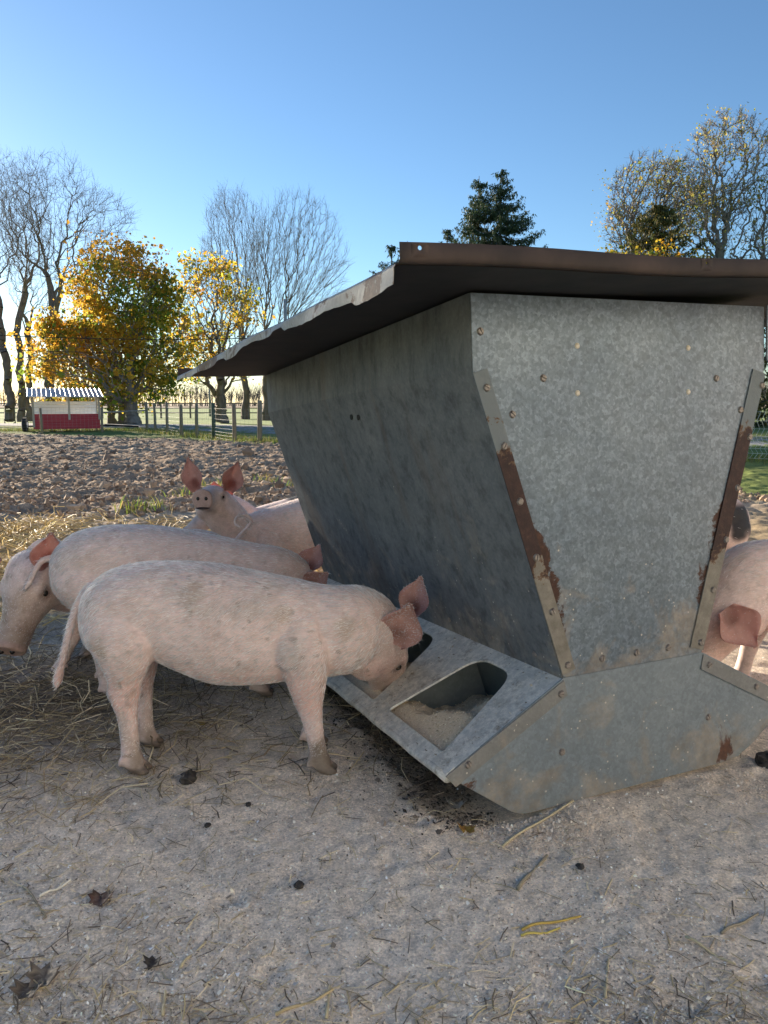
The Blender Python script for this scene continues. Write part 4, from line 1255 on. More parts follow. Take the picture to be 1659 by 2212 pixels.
def grow(trunk, pts, bf, ang, up=.0):
    """balanced spanning tree: trunk polyline plus points joined where wire plus path is shortest"""
    n0 = len(trunk); Nn = n0 + len(pts)
    P = np.zeros((Nn, 3)); par = np.full(Nn, -1); path = np.zeros(Nn); dr = np.zeros((Nn, 3)); dr[:, 2] = 1
    P[:n0] = trunk
    for i in range(1, n0):
        par[i] = i - 1; d = P[i] - P[i - 1]; l = np.linalg.norm(d); path[i] = path[i - 1] + l; dr[i] = d / l
    ok = np.ones(Nn, bool); ok[:max(1, int(n0 * .55))] = False
    n = n0
    order = np.argsort(np.linalg.norm(pts - trunk[-1], axis=1) + .15 * pts[:, 2])
    for p in pts[order]:
        d = p - P[:n]; l = np.linalg.norm(d, axis=1) + 1e-6
        cs = np.sum(d * dr[:n], 1) / l
        cost = l + bf * path[:n] + ang * l * (1 - cs) + np.where(ok[:n], 0, 1e3) + up * np.clip(-d[:, 2], 0, None)
        j = int(np.argmin(cost)); P[n] = p; par[n] = j; path[n] = path[j] + l[j]
        dd = d[j] / l[j]; dr[n] = dd * .75 + dr[j] * .25; dr[n] /= np.linalg.norm(dr[n]); n += 1
    return P, par

def crown_pts(n, ells, rg, shell=.35):
    tot = sum(w for _, _, w in ells); out = []
    for c, r, w in ells:
        k = int(n * w / tot); v = rg.normal(0, 1, (k, 3)); v /= np.linalg.norm(v, axis=1)[:, None]
        rr = rg.random(k) ** (1 / (3 + shell * 3)); out.append(np.array(c) + v * rr[:, None] * np.array(r))
    return np.concatenate(out)

def tree(name, label, base, trunk_top, ells, n, bf=.35, ang=.6, rtip=.010, rbase=None, bark_m=M_BARK, twigs=2, twig_len=.5, leaves=0, leaf_size=.2, leaf_col=None, leaf_fill=.25, seed=1, lean=None, group='trees behind the pen', jag=.12, up=.4, expo=2.3, clump=45):
    rg = np.random.default_rng(seed)
    b = np.array(base, float); t = np.array(trunk_top, float)
    k = 9; tr = np.array([b + (t - b) * i / (k - 1) for i in range(k)]); tr[1:-1, :2] += rg.normal(0, .015 * np.linalg.norm(t - b), (k - 2, 2))
    pts = crown_pts(n, ells, rg)
    P, par = grow(tr, pts, bf, ang, up)
    m = len(P); ch = np.zeros(m)
    rad = np.zeros(m); acc = np.zeros(m); isleaf = np.ones(m, bool); isleaf[par[par >= 0]] = False
    # children always come after parents
    for i in range(m - 1, -1, -1):
        rad[i] = max(rtip, acc[i] ** (1 / expo)) if acc[i] > 0 else rtip
        if par[i] >= 0: acc[par[i]] += rad[i] ** expo
    if rbase is not None: rad *= (rbase / rad[0]) ** np.clip((rad - rtip) / (rad[0] - rtip), 0, 1)
    # flare at the foot
    rad[0] *= 1.5; rad[1] *= 1.1
    # subdivide with a sideways jog so the limbs are crooked
    idx = np.arange(1, m); A = P[par[idx]]; B = P[idx]; ra = np.minimum(rad[par[idx]], rad[idx] * 1.6 + .004); rb = rad[idx]
    l = np.linalg.norm(B - A, axis=1)[:, None]
    M1 = A + (B - A) * .36 + rg.normal(0, 1, A.shape) * l * jag * .55; M2 = A + (B - A) * .70 + rg.normal(0, 1, A.shape) * l * jag * .55
    A2 = np.concatenate([A, M1, M2]); B2 = np.concatenate([M1, M2, B])
    r0 = np.concatenate([ra, ra * .64 + rb * .36, ra * .3 + rb * .7]); r1 = np.concatenate([ra * .64 + rb * .36, ra * .3 + rb * .7, rb])
    root = empty(name, tuple(base), label, 'tree', group=group)
    off = np.array(base, float)
    thick = r0 > rtip * 3.2
    V1, F1 = tubes_np(A2[thick] - off, B2[thick] - off, r0[thick], r1[thick], 7)
    add('trunk', mesh_np('trunk', V1, F1, smooth=True), bark_m, root)
    V2, F2 = tubes_np(A2[~thick] - off, B2[~thick] - off, r0[~thick], r1[~thick], 3)
    # twigs
    if twigs:
        src = np.repeat(np.concatenate([B[rb < rtip * 3], M2[rb < rtip * 2.5]]), twigs, 0); dsrc = np.repeat(np.concatenate([(B - A)[rb < rtip * 3], (B - A)[rb < rtip * 2.5]]), twigs, 0)
        dsrc = dsrc / (np.linalg.norm(dsrc, axis=1)[:, None] + 1e-9)
        d = dsrc * .9 + rg.normal(0, .55, src.shape) + np.array([0, 0, .25]); d /= np.linalg.norm(d, axis=1)[:, None]
        e = src + d * (twig_len * rg.uniform(.4, 1.1, len(src)))[:, None]
        V3, F3 = tubes_np(src - off, e - off, np.full(len(src), rtip * .75), np.full(len(src), rtip * .4), 3)
        F2 = np.concatenate([F2, F3 + len(V2)]); V2 = np.concatenate([V2, V3])
        tips = np.concatenate([e, B[rb < rtip * 2]])
    else: tips = B
    add('branches', mesh_np('branches', V2, F2), M_TWIG, root)
    if leaves:
        ok_ = fbm(tips[:, 0] * .8, tips[:, 1] * .8, tips[:, 2] * .8, 2, seed) > -.16
        tp_ = tips[ok_] if ok_.sum() > 20 else tips
        ctr = tp_[rg.integers(0, len(tp_), max(20, leaves // clump))]
        pick = rg.integers(0, len(ctr), leaves); wsz = rg.uniform(.6, 1.5, len(ctr))
        c = ctr[pick] + rg.normal(0, leaf_fill, (leaves, 3)) * wsz[pick][:, None] * np.array([1, 1, .7])
        me = leaf_mesh(c - off, leaf_size * rg.lognormal(-.05, .45, leaves), leaf_col(c, rg), rg)
        add('crown', me, M_LEAF, root)
    return root

def leaf_mesh(c, s, col, rg, droop=.3):
    n = len(c)
    a = rg.normal(0, 1, (n, 3)); a[:, 2] -= droop; a /= np.linalg.norm(a, axis=1)[:, None]
    b = rg.normal(0, 1, (n, 3)); b -= a * np.sum(a * b, 1)[:, None]; b /= np.linalg.norm(b, axis=1)[:, None]
    nn = np.cross(a, b); s = s[:, None]
    V = np.stack([c - a * s * .5, c + b * s * .42 + nn * s * .12, c + a * s * .5, c - b * s * .42 + nn * s * .12], 1).reshape(-1, 3)
    q = (np.arange(n) * 4)[:, None]
    F = np.concatenate([q + np.array([[0, 1, 2]]), q + np.array([[0, 2, 3]])])
    return mesh_np('leaves', V, F, np.repeat(col, 4, 0))

def E3(px, py, Y, rx, ry, ryd=None, w=1):
    """crown ellipsoid from its picture position at depth Y"""
    c = pix(px, py, Y); k = Y / 1659.0
    return (tuple(c), (rx * k, (ryd or rx) * k, ry * k), w)
def gpt(px, Y, z=-.12):
    p = pix(px, 900, Y); return (p.x, Y, z)
def ttop(px, py, Y): p = pix(px, py, Y); return (p.x, Y, p.z)

BG = 'bare trees behind the pen'
tree('bare_tree', 'tall bare tree on the left with a long limb reaching right', gpt(100, 52), ttop(118, 690, 52), [E3(120, 470, 52, 105, 135, w=1.2), E3(215, 470, 52, 75, 55, w=.45), E3(60, 470, 52, 60, 120, w=.5)], 1150, .36, .8, .007, .33, M_BARK2, 2, .7, seed=11, group=BG, jag=.13)
tree('bare_tree', 'slim bare tree second from the left edge', gpt(46, 54), ttop(40, 690, 54), [E3(45, 480, 54, 62, 145)], 520, .45, .8, .006, .22, M_BARK2, 2, .6, seed=12, group=BG)
tree('bare_tree', 'bare tree at the left edge with leaning trunk', gpt(21, 50), ttop(-8, 640, 50), [E3(-30, 460, 50, 90, 140)], 560, .45, .8, .006, .25, M_BARK2, 2, .6, seed=13, group=BG)
tree('bare_tree', 'bare tree with forked trunk third from the left edge', gpt(65, 56), ttop(58, 720, 56), [E3(70, 560, 56, 60, 150)], 420, .45, .8, .006, .22, M_BARK2, 2, .6, seed=14, group=BG)
tree('bare_tree', 'bare fan-shaped tree with fine twigs behind the lid corner', gpt(578, 58), ttop(575, 780, 58), [E3(640, 560, 58, 112, 140, w=1), E3(600, 600, 58, 70, 130, w=.4)], 1500, .75, .9, .0065, .32, M_BARK2, 2, .7, seed=15, group=BG, jag=.06, up=1.2)
tree('bare_tree', 'bare upright tree behind the yellow one', gpt(530, 62), ttop(525, 740, 62), [E3(505, 545, 62, 68, 140)], 1050, .75, .9, .0065, .26, M_BARK2, 2, .7, seed=16, group=BG, jag=.06, up=1.2)

def col_maple(c, rg):
    n = len(c); u = fbm(c[:, 0] * .45, c[:, 1] * .45, c[:, 2] * .45, 3, 91) + rg.normal(0, .28, n)
    left = sstep(-15.0, -19.0, c[:, 0]); top = sstep(6.8, 9.4, c[:, 2])
    o = np.clip(.12 + .55 * left + .75 * top * .9 + u * .9, 0, 1); yv = np.clip(.30 + u * 1.5 + .35 * left, 0, 1)
    g = np.array([.19, .28, .045]); ye = np.array([.76, .56, .07]); og = np.array([.76, .36, .055])
    k = g + (ye - g) * yv[:, None]; k = k + (og - k) * (o * .75)[:, None]
    return np.clip(k * rg.uniform(.7, 1.25, (n, 1)), 0, 1)
def col_yellow(c, rg):
    n = len(c); u = rg.random(n) + .5 * fbm(c[:, 0] * .5, c[:, 1] * .5, c[:, 2] * .5, 3, 92)
    g = np.array([.22, .27, .04]); ye = np.array([.74, .54, .06]); og = np.array([.70, .36, .04])
    k = np.where(u[:, None] < .25, g, np.where(u[:, None] < .85, ye, og)); return np.clip(k * rg.uniform(.6, 1.2, (n, 1)), 0, 1)
def col_locust(c, rg):
    n = len(c); u = rg.random(n)
    k = np.where(u[:, None] < .45, np.array([.26, .29, .07]), np.where(u[:, None] < .8, np.array([.46, .38, .10]), np.array([.50, .34, .10])))
    return k * rg.uniform(.6, 1.2, (n, 1))

tree('maple_tree', 'broad maple in green, yellow and orange leaf behind the red hay wagon', gpt(287, 44, -.05), ttop(282, 815, 44),
     [E3(260, 640, 44, 100, 118, w=1.0), E3(160, 790, 44, 92, 92, w=.75), E3(245, 800, 44, 120, 80, w=.6), E3(340, 730, 44, 70, 140, w=.7)], 900, .45, .5, .016, .34, M_BARK, 1, .5, 20000, .155, col_maple, .42, seed=21, group='leafy trees behind the pen')
tree('maple_tree', 'small maple trunk standing left of the broad maple', gpt(242, 47, -.05), ttop(238, 850, 47), [E3(190, 770, 47, 90, 85)], 260, .45, .5, .016, .22, M_BARK2, 1, .5, 3000, .155, col_maple, .42, seed=22, group='leafy trees behind the pen')
tree('maple_tree', 'young maple trunk just left of the broad maple trunk', gpt(264, 46, -.05), ttop(262, 850, 46), [E3(290, 770, 46, 80, 85)], 260, .45, .5, .016, .22, M_BARK2, 1, .5, 3000, .155, col_maple, .42, seed=23, group='leafy trees behind the pen')
tree('yellow_tree', 'thinly leaved yellow tree with a forked trunk beside the lid', gpt(478, 50, -.05), ttop(476, 850, 50), [E3(455, 660, 50, 72, 110, w=1), E3(505, 720, 50, 62, 110, w=.7), E3(420, 760, 50, 50, 80, w=.5)], 700, .55, .7, .014, .38, M_BARK2, 2, .5, 5200, .14, col_yellow, .36, seed=24, group='leafy trees behind the pen')
tree('locust_tree', 'tall locust with twisting limbs and thin leaf at the right', gpt(1572, 46), ttop(1572, 600, 46), [E3(1575, 360, 46, 88, 108, w=1), E3(1600, 480, 46, 90, 90, w=.6), E3(1500, 470, 46, 60, 60, w=.3), E3(1690, 500, 46, 60, 120, w=.5)], 1300, .4, .45, .013, .42, M_BARK, 3, .4, 4600, .095, col_locust, .35, clump=10, seed=25, group='leafy trees behind the pen', jag=.16)
tree('locust_tree', 'rounded locust with thin leaf left of the tall one', gpt(1430, 50), ttop(1425, 620, 50), [E3(1400, 430, 50, 85, 92, w=1), E3(1470, 430, 50, 60, 85, w=.5), E3(1350, 500, 50, 40, 60, w=.25)], 1100, .4, .45, .013, .36, M_BARK, 3, .4, 5000, .095, col_locust, .35, clump=10, seed=26, group='leafy trees behind the pen', jag=.16)

def spruce(label, px, topy, Y, halfw, hw_y, col, seed, lev=34, group='spruces beyond the feeder'):
    rg = np.random.default_rng(seed)
    top = pix(px, topy, Y); ref = pix(px + halfw, hw_y, Y); slope = (ref.x - top.x) / max(top.z - ref.z, .1)
    h = top.z + .12; base = np.array([top.x, Y, -.12])
    root = empty('spruce_tree', tuple(base), label, 'tree', group=group)
    add('trunk', MB().tube([(0, 0, 0), (.05, 0, h * .5), (0, 0, h)], [.28, .17, .02], 8).mesh('trunk', True), M_BARK2, root)
    C = []; S = []; A0, A1, R0 = [], [], []
    for i in range(lev * 8):
        f = rg.random() ** .85; z = h * (1 - f * .93); L = (h - z) * slope * rg.uniform(.72, 1.18) + .25
        if L < .1: continue
        an = rg.uniform(0, 6.283); k = max(4, int(L * 5)); dx, dy = math.cos(an), math.sin(an)
        prev = None
        for q in range(k + 1):
            t = q / k; p = np.array([dx * L * t, dy * L * t, z - L * (.42 * t - .50 * t * t * t) ])
            if prev is not None: A0.append(prev); A1.append(p); R0.append(.03 * (1 - t) + .008)
            prev = p
            m = 15 if t > .12 else 3
            for _ in range(m):
                C.append(p + np.array([rg.normal(0, .10), rg.normal(0, .10), -abs(rg.normal(0, .16))])); S.append(rg.uniform(.12, .26))
    C = np.array(C); S = np.array(S); n = len(C)
    V2, F2 = tubes_np(np.array(A0), np.array(A1), np.array(R0), np.array(R0) * .8, 3)
    add('branches', mesh_np('branches', V2, F2), M_BARK2, root)
    a = rg.normal(0, .45, (n, 3)); a[:, 2] -= .75; a /= np.linalg.norm(a, axis=1)[:, None]
    b = rg.normal(0, 1, (n, 3)); b -= a * np.sum(a * b, 1)[:, None]; b /= np.linalg.norm(b, axis=1)[:, None]
    s = S[:, None]
    V = np.stack([C - b * s * .22, C + b * s * .22, C + a * s * 1.1], 1).reshape(-1, 3)
    F = np.arange(n * 3).reshape(-1, 3)
    c = np.array(col)[rg.integers(0, len(col), n)] * rg.uniform(.6, 1.3, (n, 1))
    add('crown', mesh_np('crown', V, F, np.repeat(c, 3, 0)), M_NEEDLE, root)
DG = [(.040, .070, .040), (.065, .10, .052), (.09, .12, .06)]
YG = [(.07, .08, .025), (.13, .12, .035), (.05, .06, .02), (.20, .16, .04)]
spruce('tall dark spruce with upswept limbs above the lid', 1083, 366, 60, 92, 545, DG, 31)
spruce('dark spruce joined to the left of the tall one', 1035, 380, 61, 55, 545, DG, 32)
spruce('short dark spruce left of the tall pair', 966, 494, 66, 32, 545, DG, 33, 14)
spruce('spruce tip at the near corner of the lid', 846, 528, 55, 30, 590, DG, 34, 10)
spruce('small spruce tip just behind the lid corner', 880, 520, 62, 25, 580, DG, 35, 9)
spruce('yellowish ragged spruce in front of the locusts', 1425, 432, 42, 78, 540, YG, 36, 30)
tree('yellow_shrub', 'yellow leaved shrub at the foot of the ragged spruce', gpt(1420, 40), ttop(1420, 640, 40), [E3(1400, 590, 40, 125, 45, 60)], 300, .4, .4, .012, .12, M_BARK2, 1, .4, 3200, .13, col_yellow, .3, seed=27, group='leafy trees behind the pen')
# unseen oak added beyond the left edge; crown shaped to shade the trough
def shade_tree():
    rg = np.random.default_rng(77)
    S = np.array([math.sin(SUN_AZ), math.cos(SUN_AZ)]); Pd = np.array([math.cos(SUN_AZ), -math.sin(SUN_AZ)])
    s_ = 28.0; zc = s_ * math.tan(SUN_EL); pc = -1.2; c2 = S * s_ + Pd * pc
    root = empty('shade_oak', (c2[0], c2[1], -.12), 'dense oak added outside the picture at left, its low crown shaped to cast shade', 'tree', group='leafy trees behind the pen')
    add('trunk', MB().tube([(0, 0, 0), (.1, 0, 3), (0, .1, 6), (0, 0, 9)], [.45, .34, .24, .05], 10).mesh('trunk', True), M_BARK, root)
    n = 115000
    pp = rg.uniform(-6.5, 5.4, n); dd = rg.uniform(-3, 3, n); q = rg.uniform(-.9, 4.2, n)
    low = np.where(pp < SH_STEP + .06 * rg.normal(size=n), SH_LOW, SH_HIGH) + .08 * vnoise(pp * 2, dd * 2, seed=5)
    k = (q > low) & (((pp + .6) / 6.0) ** 2 + (dd / 3.0) ** 2 * (1 + 0 * q) + np.clip((q - 1.5) / 2.7, 0, 1) ** 2 < 1)
    pp, dd, q = pp[k], dd[k], q[k]
    xy = (pp - pc)[:, None] * Pd[None] + dd[:, None] * S[None]
    c = np.c_[xy, zc + dd * math.tan(SUN_EL) + q + .12]
    ex = (rg.random(len(c)) < 2) & (pp > 1.35) & (pp < 2.6) & (q < 2.2)
    c = np.concatenate([c, c[ex] + rg.normal(0, .06, (ex.sum(), 3)) + np.array([0, 0, .06]), c[ex] + rg.normal(0, .06, (ex.sum(), 3)) + np.array([0, 0, .06]), c[ex] + rg.normal(0, .08, (ex.sum(), 3)) + np.array([0, 0, .16]), c[ex] + rg.normal(0, .08, (ex.sum(), 3)) + np.array([0, 0, .16])])
    col = np.array([(.06, .075, .02), (.10, .09, .025), (.13, .08, .025)])[rg.integers(0, 3, len(c))]
    add('crown', leaf_mesh(c, rg.uniform(.05, .095, len(c)), col, rg), M_LEAF, root)
SH_STEP, SH_LOW, SH_HIGH = 2.37, -.85, .45
shade_tree()

# whitewashed barn behind the photographer, added unseen to bounce sun into the shade
def bounce_barn():
    S = Vector((math.sin(SUN_AZ), math.cos(SUN_AZ), 0)); Pd = Vector((math.cos(SUN_AZ), -math.sin(SUN_AZ), 0))
    c = S * -5.5 + Pd * .5
    root = empty('bounce_barn', (c.x, c.y, 0), 'whitewashed barn added unseen behind the photographer to bounce sun into the shade', 'bounce_barn', rotz=-SUN_AZ)
    mw = simple('bounce_white', (.74, .72, .68), (.84, .83, .80), 2.5, .9, 0, .3, .01, (1, 1, .15))
    mr = simple('barn_roof', (.10, .09, .085), (.17, .15, .14), 2, .8)
    md = simple('barn_door', (.20, .035, .03), (.28, .05, .045), 3, .8, 0, .3, .01, (1, 1, .2))
    W_, D_, H_ = 11.0, 8.0, 5.2
    for i in range(44):
        x = -W_ + i * .5; add('board', BOARD, mw, root, loc=(x, 0, 0))
    mb = MB(); mb.prism([Vector((-W_, -.04, 0)), Vector((-W_, -D_, 0)), Vector((-W_, -D_, H_)), Vector((-W_, -D_ / 2, H_ + 3)), Vector((-W_, -.04, H_))], (2 * W_, 0, 0))
    add('wall', mb.mesh('wall'), mw, root)
    for s_ in (0, 1):
        y0, y1 = (.4, -D_ / 2) if s_ == 0 else (-D_ - .4, -D_ / 2)
        add('roof', MB().prism([Vector((-W_ - .4, y0, H_ - .2)), Vector((W_ + .4, y0, H_ - .2)), Vector((W_ + .4, y1, H_ + 3.1)), Vector((-W_ - .4, y1, H_ + 3.1))], (0, 0, .08)).mesh('roof'), mr, root)
    add('door', MB().box((5.2, .03, .05), (7.6, .08, 2.9)).mesh('door'), md, root)
BOARD = MB().box((.006, -.035, .02), (.494, .025, 5.0)).mesh('board')
bounce_barn()

# far hazy line of bare woods
def far_woods():
    n = 2600; rg = np.random.default_rng(5)
    x = rg.uniform(-330, 330, n); y = 300 + rg.normal(0, 18, n); h = rg.uniform(5, 11, n) * (1 + .3 * vnoise(x * .02, x * 0, seed=6))
    A, B, r0 = [], [], []
    for i in range(n):
        b = np.array([x[i], y[i], -.1]); t = b + np.array([rg.normal(0, .5), 0, h[i] * .55]); A.append(b); B.append(t); r0.append(.12)
        for _ in range(7):
            s = b + (t - b) * rg.uniform(.45, 1); e = s + np.array([rg.normal(0, 1.6), rg.normal(0, 1), h[i] * rg.uniform(.2, .5)])
            A.append(s); B.append(e); r0.append(.05)
    A, B, r0 = np.array(A), np.array(B), np.array(r0)
    V, F = tubes_np(A, B, r0, r0 * .5, 3)
    add('far_woods', mesh_np('far_woods', V, F), simple('far_bark', (.10, .085, .078), (.15, .125, .115), .1, 1, 0, 0), kind='stuff', label='pale line of bare woods along the horizon', cat='woods')
far_woods()

# ------------------------------------------------------------------ fence
M_POST = simple('weathered_post', (.20, .165, .11), (.36, .30, .21), 7, .95, 0, .4, .01, (1, 1, .2))
M_POSTG = simple('green_post', (.05, .075, .05), (.10, .13, .09), 7, .9, 0, .4, .01)
M_WIRE = simple('fence_wire', (.26, .27, .27), (.38, .38, .37), 10, .7, .0, 0)
M_WIRE2 = simple('bright_wire', (.62, .63, .60), (.76, .76, .72), 10, .5, .2, 0)
def fence():
    root = empty('wire_fence', (FENCE[1][0], FENCE[1][1], 0), 'woven wire fence on wooden posts round the tilled pen', 'fence')
    off = Vector(root.location)
    posts = [(91, 938), (221.5, 934), (318, 930), (336, 934), (362, 937), (392.5, 943.6), (426, 945.5), (462, 949), (507, 957), (561.6, 959)]
    P = []
    for px, py in posts:
        d = pix(px, py, 1.0) - Vector((0, 0, CAM_H)); t = -CAM_H / d.z; P.append(Vector((d.x * t, d.y * t, 0)))
    last = P[-1]; dirn = (Vector((8.6, 15.0, 0)) - last).normalized()
    for k in range(1, 9): P.append(last + dirn * (2.6 * k))
    left = [P[0] + Vector((-4.2 * k, -.3 * k, 0)) for k in range(1, 4)]
    for i, p in enumerate(P + left):
        h = 1.16 + random.uniform(-.06, .08) + (.1 if i == 9 else 0)
        r = random.uniform(.055, .075)
        if i in (0, 1): h = 1.0; r = .05
        mb = MB().tube([(0, 0, -.2), (random.uniform(-.01, .01), 0, h * .5), (random.uniform(-.02, .02), random.uniform(-.02, .02), h)], [r, r * .98, r * .93], 9)
        add('post', mb.mesh('post', True), M_POSTG if i == 7 else M_POST, root, loc=p - off)
    def span(a, b, zig=False):
        mb = MB()
        L = (b - a).length; n = max(2, int(L / .9))
        for hh in (.08, .18, .28, .40, .53, .68, .84, 1.02):
            mb.tube([a.lerp(b, i / n) + Vector((0, 0, hh - .012 * math.sin(math.pi * i / n))) - off for i in range(n + 1)], .0042 if zig else .0022, 3, False)
        m = int(L / (.085 if zig else .16))
        for i in range(m):
            p = a.lerp(b, (i + .5) / m)
            if zig:
                pts = []
                for k, hh in enumerate((.08, .18, .28, .40, .53, .68, .84, 1.02)):
                    pts.append(p + (b - a).normalized() * (.03 * (1 if k % 2 else -1)) + Vector((0, 0, hh)) - off)
                mb.tube(pts, .0036, 3, False)
            else: mb.tube([p + Vector((0, 0, .08)) - off, p + Vector((0, 0, 1.02)) - off], .0022, 3, False)
        add('woven_wire', mb.mesh('woven_wire'), M_WIRE2 if zig else M_WIRE, root, kind='stuff')
    for i in range(2, len(P) - 1): span(P[i], P[i + 1], i >= 11)
    span(P[0], P[1]); span(left[0], P[0]); span(left[1], left[0])
    mb = MB().tube([P[1] + Vector((0, 0, .80)) - off, P[2] + Vector((0, 0, .86)) - off], .035, 8)
    add('gate_rail', mb.mesh('gate_rail', True), simple('pipe_rail', (.22, .19, .16), (.34, .30, .26), 8, .7), root)
fence()
def board_fence():
    root = empty('rail_fence', (-20, 72, 0), 'far wooden rail fence across the green pasture', 'fence')
    off = Vector(root.location); a = Vector((-34, 66, -.1)); b = Vector((6, 66, -.1)); n = 17
    mm = simple('grey_rail', (.20, .17, .15), (.30, .26, .23), 4, .95)
    for i in range(n):
        p = a.lerp(b, i / (n - 1)); add('post', MB().tube([(0, 0, -.1), (0, 0, 1.35)], .08, 7).mesh('post'), mm, root, loc=p - off)
        if i:
            q = a.lerp(b, (i - 1) / (n - 1))
            for h in (.45, .85, 1.25): add('rail', MB().tube([q + Vector((0, -.09, h)) - off, p + Vector((0, -.09, h)) - off], .05, 5).mesh('rail'), mm, root)
board_fence()

# ------------------------------------------------------------------ roofed hay wagon
def hay_wagon():
    a = pix(72, 935, 31.6); b = pix(216, 932, 31.9)
    k = (b.x - a.x); root = empty('hay_wagon', (a.x, 31.6, 0), 'small roofed hay wagon with red boards and white back under a ribbed metal roof', 'wagon', rotz=R(24))
    W_, H_ = k, 1.0
    mr = simple('red_board', (.42, .035, .045), (.55, .06, .07), 3, .7, 0, .2, .01, (.3, 1, 4))
    mw = simple('white_board', (.78, .82, .86), (.88, .90, .92), 3, .7, 0, .2, .01, (.3, 1, 4))
    mp = simple('lumber', (.42, .34, .25), (.58, .49, .38), 6, .85, 0, .3, .01, (1, 1, .2))
    mt = simple('roof_steel', (.42, .45, .50), (.56, .58, .62), 2, .40, .5, .1, .01)
    mk = simple('tyre', (.015, .015, .016), (.03, .03, .03), 20, .9)
    D = 1.5
    z0, zr = .12, .74
    for i in range(4):    # red boards
        h = (zr - z0) / 4
        add('red_board', MB().box((.02, 0, z0 + h * i + .0015), (W_ - .02, .03, z0 + h * (i + 1) - .0015)).mesh('red_board'), mr, root)
    add('front_lining', MB().box((.03, .032, z0), (W_ - .03, .045, zr)).mesh('front_lining'), mp, root)
    for i in range(4):
        h = .54 / 4
        add('white_board', MB().box((.06, D - .03, .72 + h * i + .003), (W_ - .06, D, .72 + h * (i + 1) - .003)).mesh('white_board'), mw, root)
    for sx in (0.02, W_ - .05): add('side_board', MB().box((sx, .05, z0), (sx + .03, D - .035, zr + .02)).mesh('side_board'), mw, root)
    add('deck', MB().box((.05, .05, z0 + .05), (W_ - .05, D - .04, z0 + .09)).mesh('deck'), mp, root)
    for x in (.0, W_ * .52, W_ - .09):
        for y in (-.045, D + .005):
            add('post', MB().box((x, y, .5 if x else .2), (x + .085, y + .04, 1.46 if y < 0 else 1.66)).mesh('post'), mp, root)
    # ribbed roof, sloping to the front
    y0, zf, y1, zb = -.45, 1.43, D + .2, 1.80
    th = math.atan2(zb - zf, y1 - y0)
    n = 17; x0, x1 = -.16, W_ + .14
    add('roof_sheet', MB().prism([Vector((x0, y0, zf)), Vector((x1, y0, zf)), Vector((x1, y1, zb)), Vector((x0, y1, zb))], (0, 0, .012)).mesh('roof_sheet'), mt, root)
    rl = simple('roof_rib', (.62, .64, .66), (.76, .77, .78), 2, .4, .3, 0)
    for i in range(n):
        x = x0 + .03 + (x1 - x0 - .06) * i / (n - 1)
        mb = MB().prism([Vector((x - .024, y0 - .005, zf + .012)), Vector((x + .024, y0 - .005, zf + .012)), Vector((x + .012, y0 - .005, zf + .045)), Vector((x - .012, y0 - .005, zf + .045))], (0, y1 - y0, zb - zf))
        add('roof_rib', mb.mesh('roof_rib'), rl, root)
    for y, z in ((.0, 1.475), (D, 1.715)): add('purlin', MB().box((x0 + .1, y, z), (x1 - .1, y + .05, z + .05)).mesh('purlin'), mp, root)
    # wheels and drawbar
    def wheel(x, y):
        w = add('wheel', MB().tube([(0, -.09, 0), (0, -.07, 0), (0, .07, 0), (0, .09, 0)], [.23, .29, .29, .23], 18).mesh('wheel', False), mk, root, loc=(x, y, .29)); w.rotation_euler = (0, 0, R(80))
        add('rim', MB().tube([(0, -.095, 0), (0, .095, 0)], .13, 12).mesh('rim'), mt, w)
    wheel(-.30, .35); wheel(-.30, 1.25)
    add('axle', MB().tube([(-.35, .35, .29), (-.35, 1.25, .29)], .03, 8).mesh('axle'), mk, root)
    add('chassis', MB().box((-.4, .7, .20), (W_ + .3, .82, .26)).mesh('chassis'), mk, root)
    add('drawbar', MB().tube([(W_ + .2, .55, .24), (W_ + 1.6, .72, .16)], .04, 6).mesh('drawbar'), mk, root)
hay_wagon()

# poles and cables
M_POLE = simple('pole_grey', (.30, .29, .28), (.42, .41, .40), 3, .8, 0, .2, .01, (1, 1, .2))
def pole(px, topy, Y, r, label):
    b = gpt(px, Y); t = pix(px, topy, Y)
    root = empty('utility_pole', b, label, 'pole', group='poles along the drive')
    add('shaft', MB().tube([(0, 0, 0), (0, 0, (t.z + .12) * .6), (0, 0, t.z + .12)], [r, r * .85, r * .7], 9).mesh('shaft', True), M_POLE, root)
    add('crossarm', MB().box((-.5, -.06, t.z - .25), (.5, .06, t.z - .13)).mesh('crossarm') if Y < 40 else MB().tube([(0, -.16, t.z - .2), (0, .16, t.z - .2)], .04, 6).mesh('insulator'), M_POLE, root)
pole(620, 646, 48, .14, 'grey utility pole top rising behind the lid')
pole(454, 822, 75, .11, 'thin grey pole standing in the far pasture')
pole(-140, 646, 48, .14, 'grey utility pole outside the view to the left')
for nm, py, lab in (('cable', 722, 'upper black cable crossing in front of the trees'), ('cable', 752, 'lower thin cable crossing in front of the trees')):
    a = pix(-140, py - 4, 41); b = pix(700, py + 4, 41); n = 24
    pts = [a.lerp(b, i / n) + Vector((0, 0, -.25 * math.sin(math.pi * i / n))) for i in range(n + 1)]
    add('cable', MB().tube(pts, .022 if py == 722 else .013, 5).mesh('cable'), simple('cable_black', (.01, .01, .01), (.02, .02, .02), 1, .6), label=lab, cat='cable', group='cables above the drive')

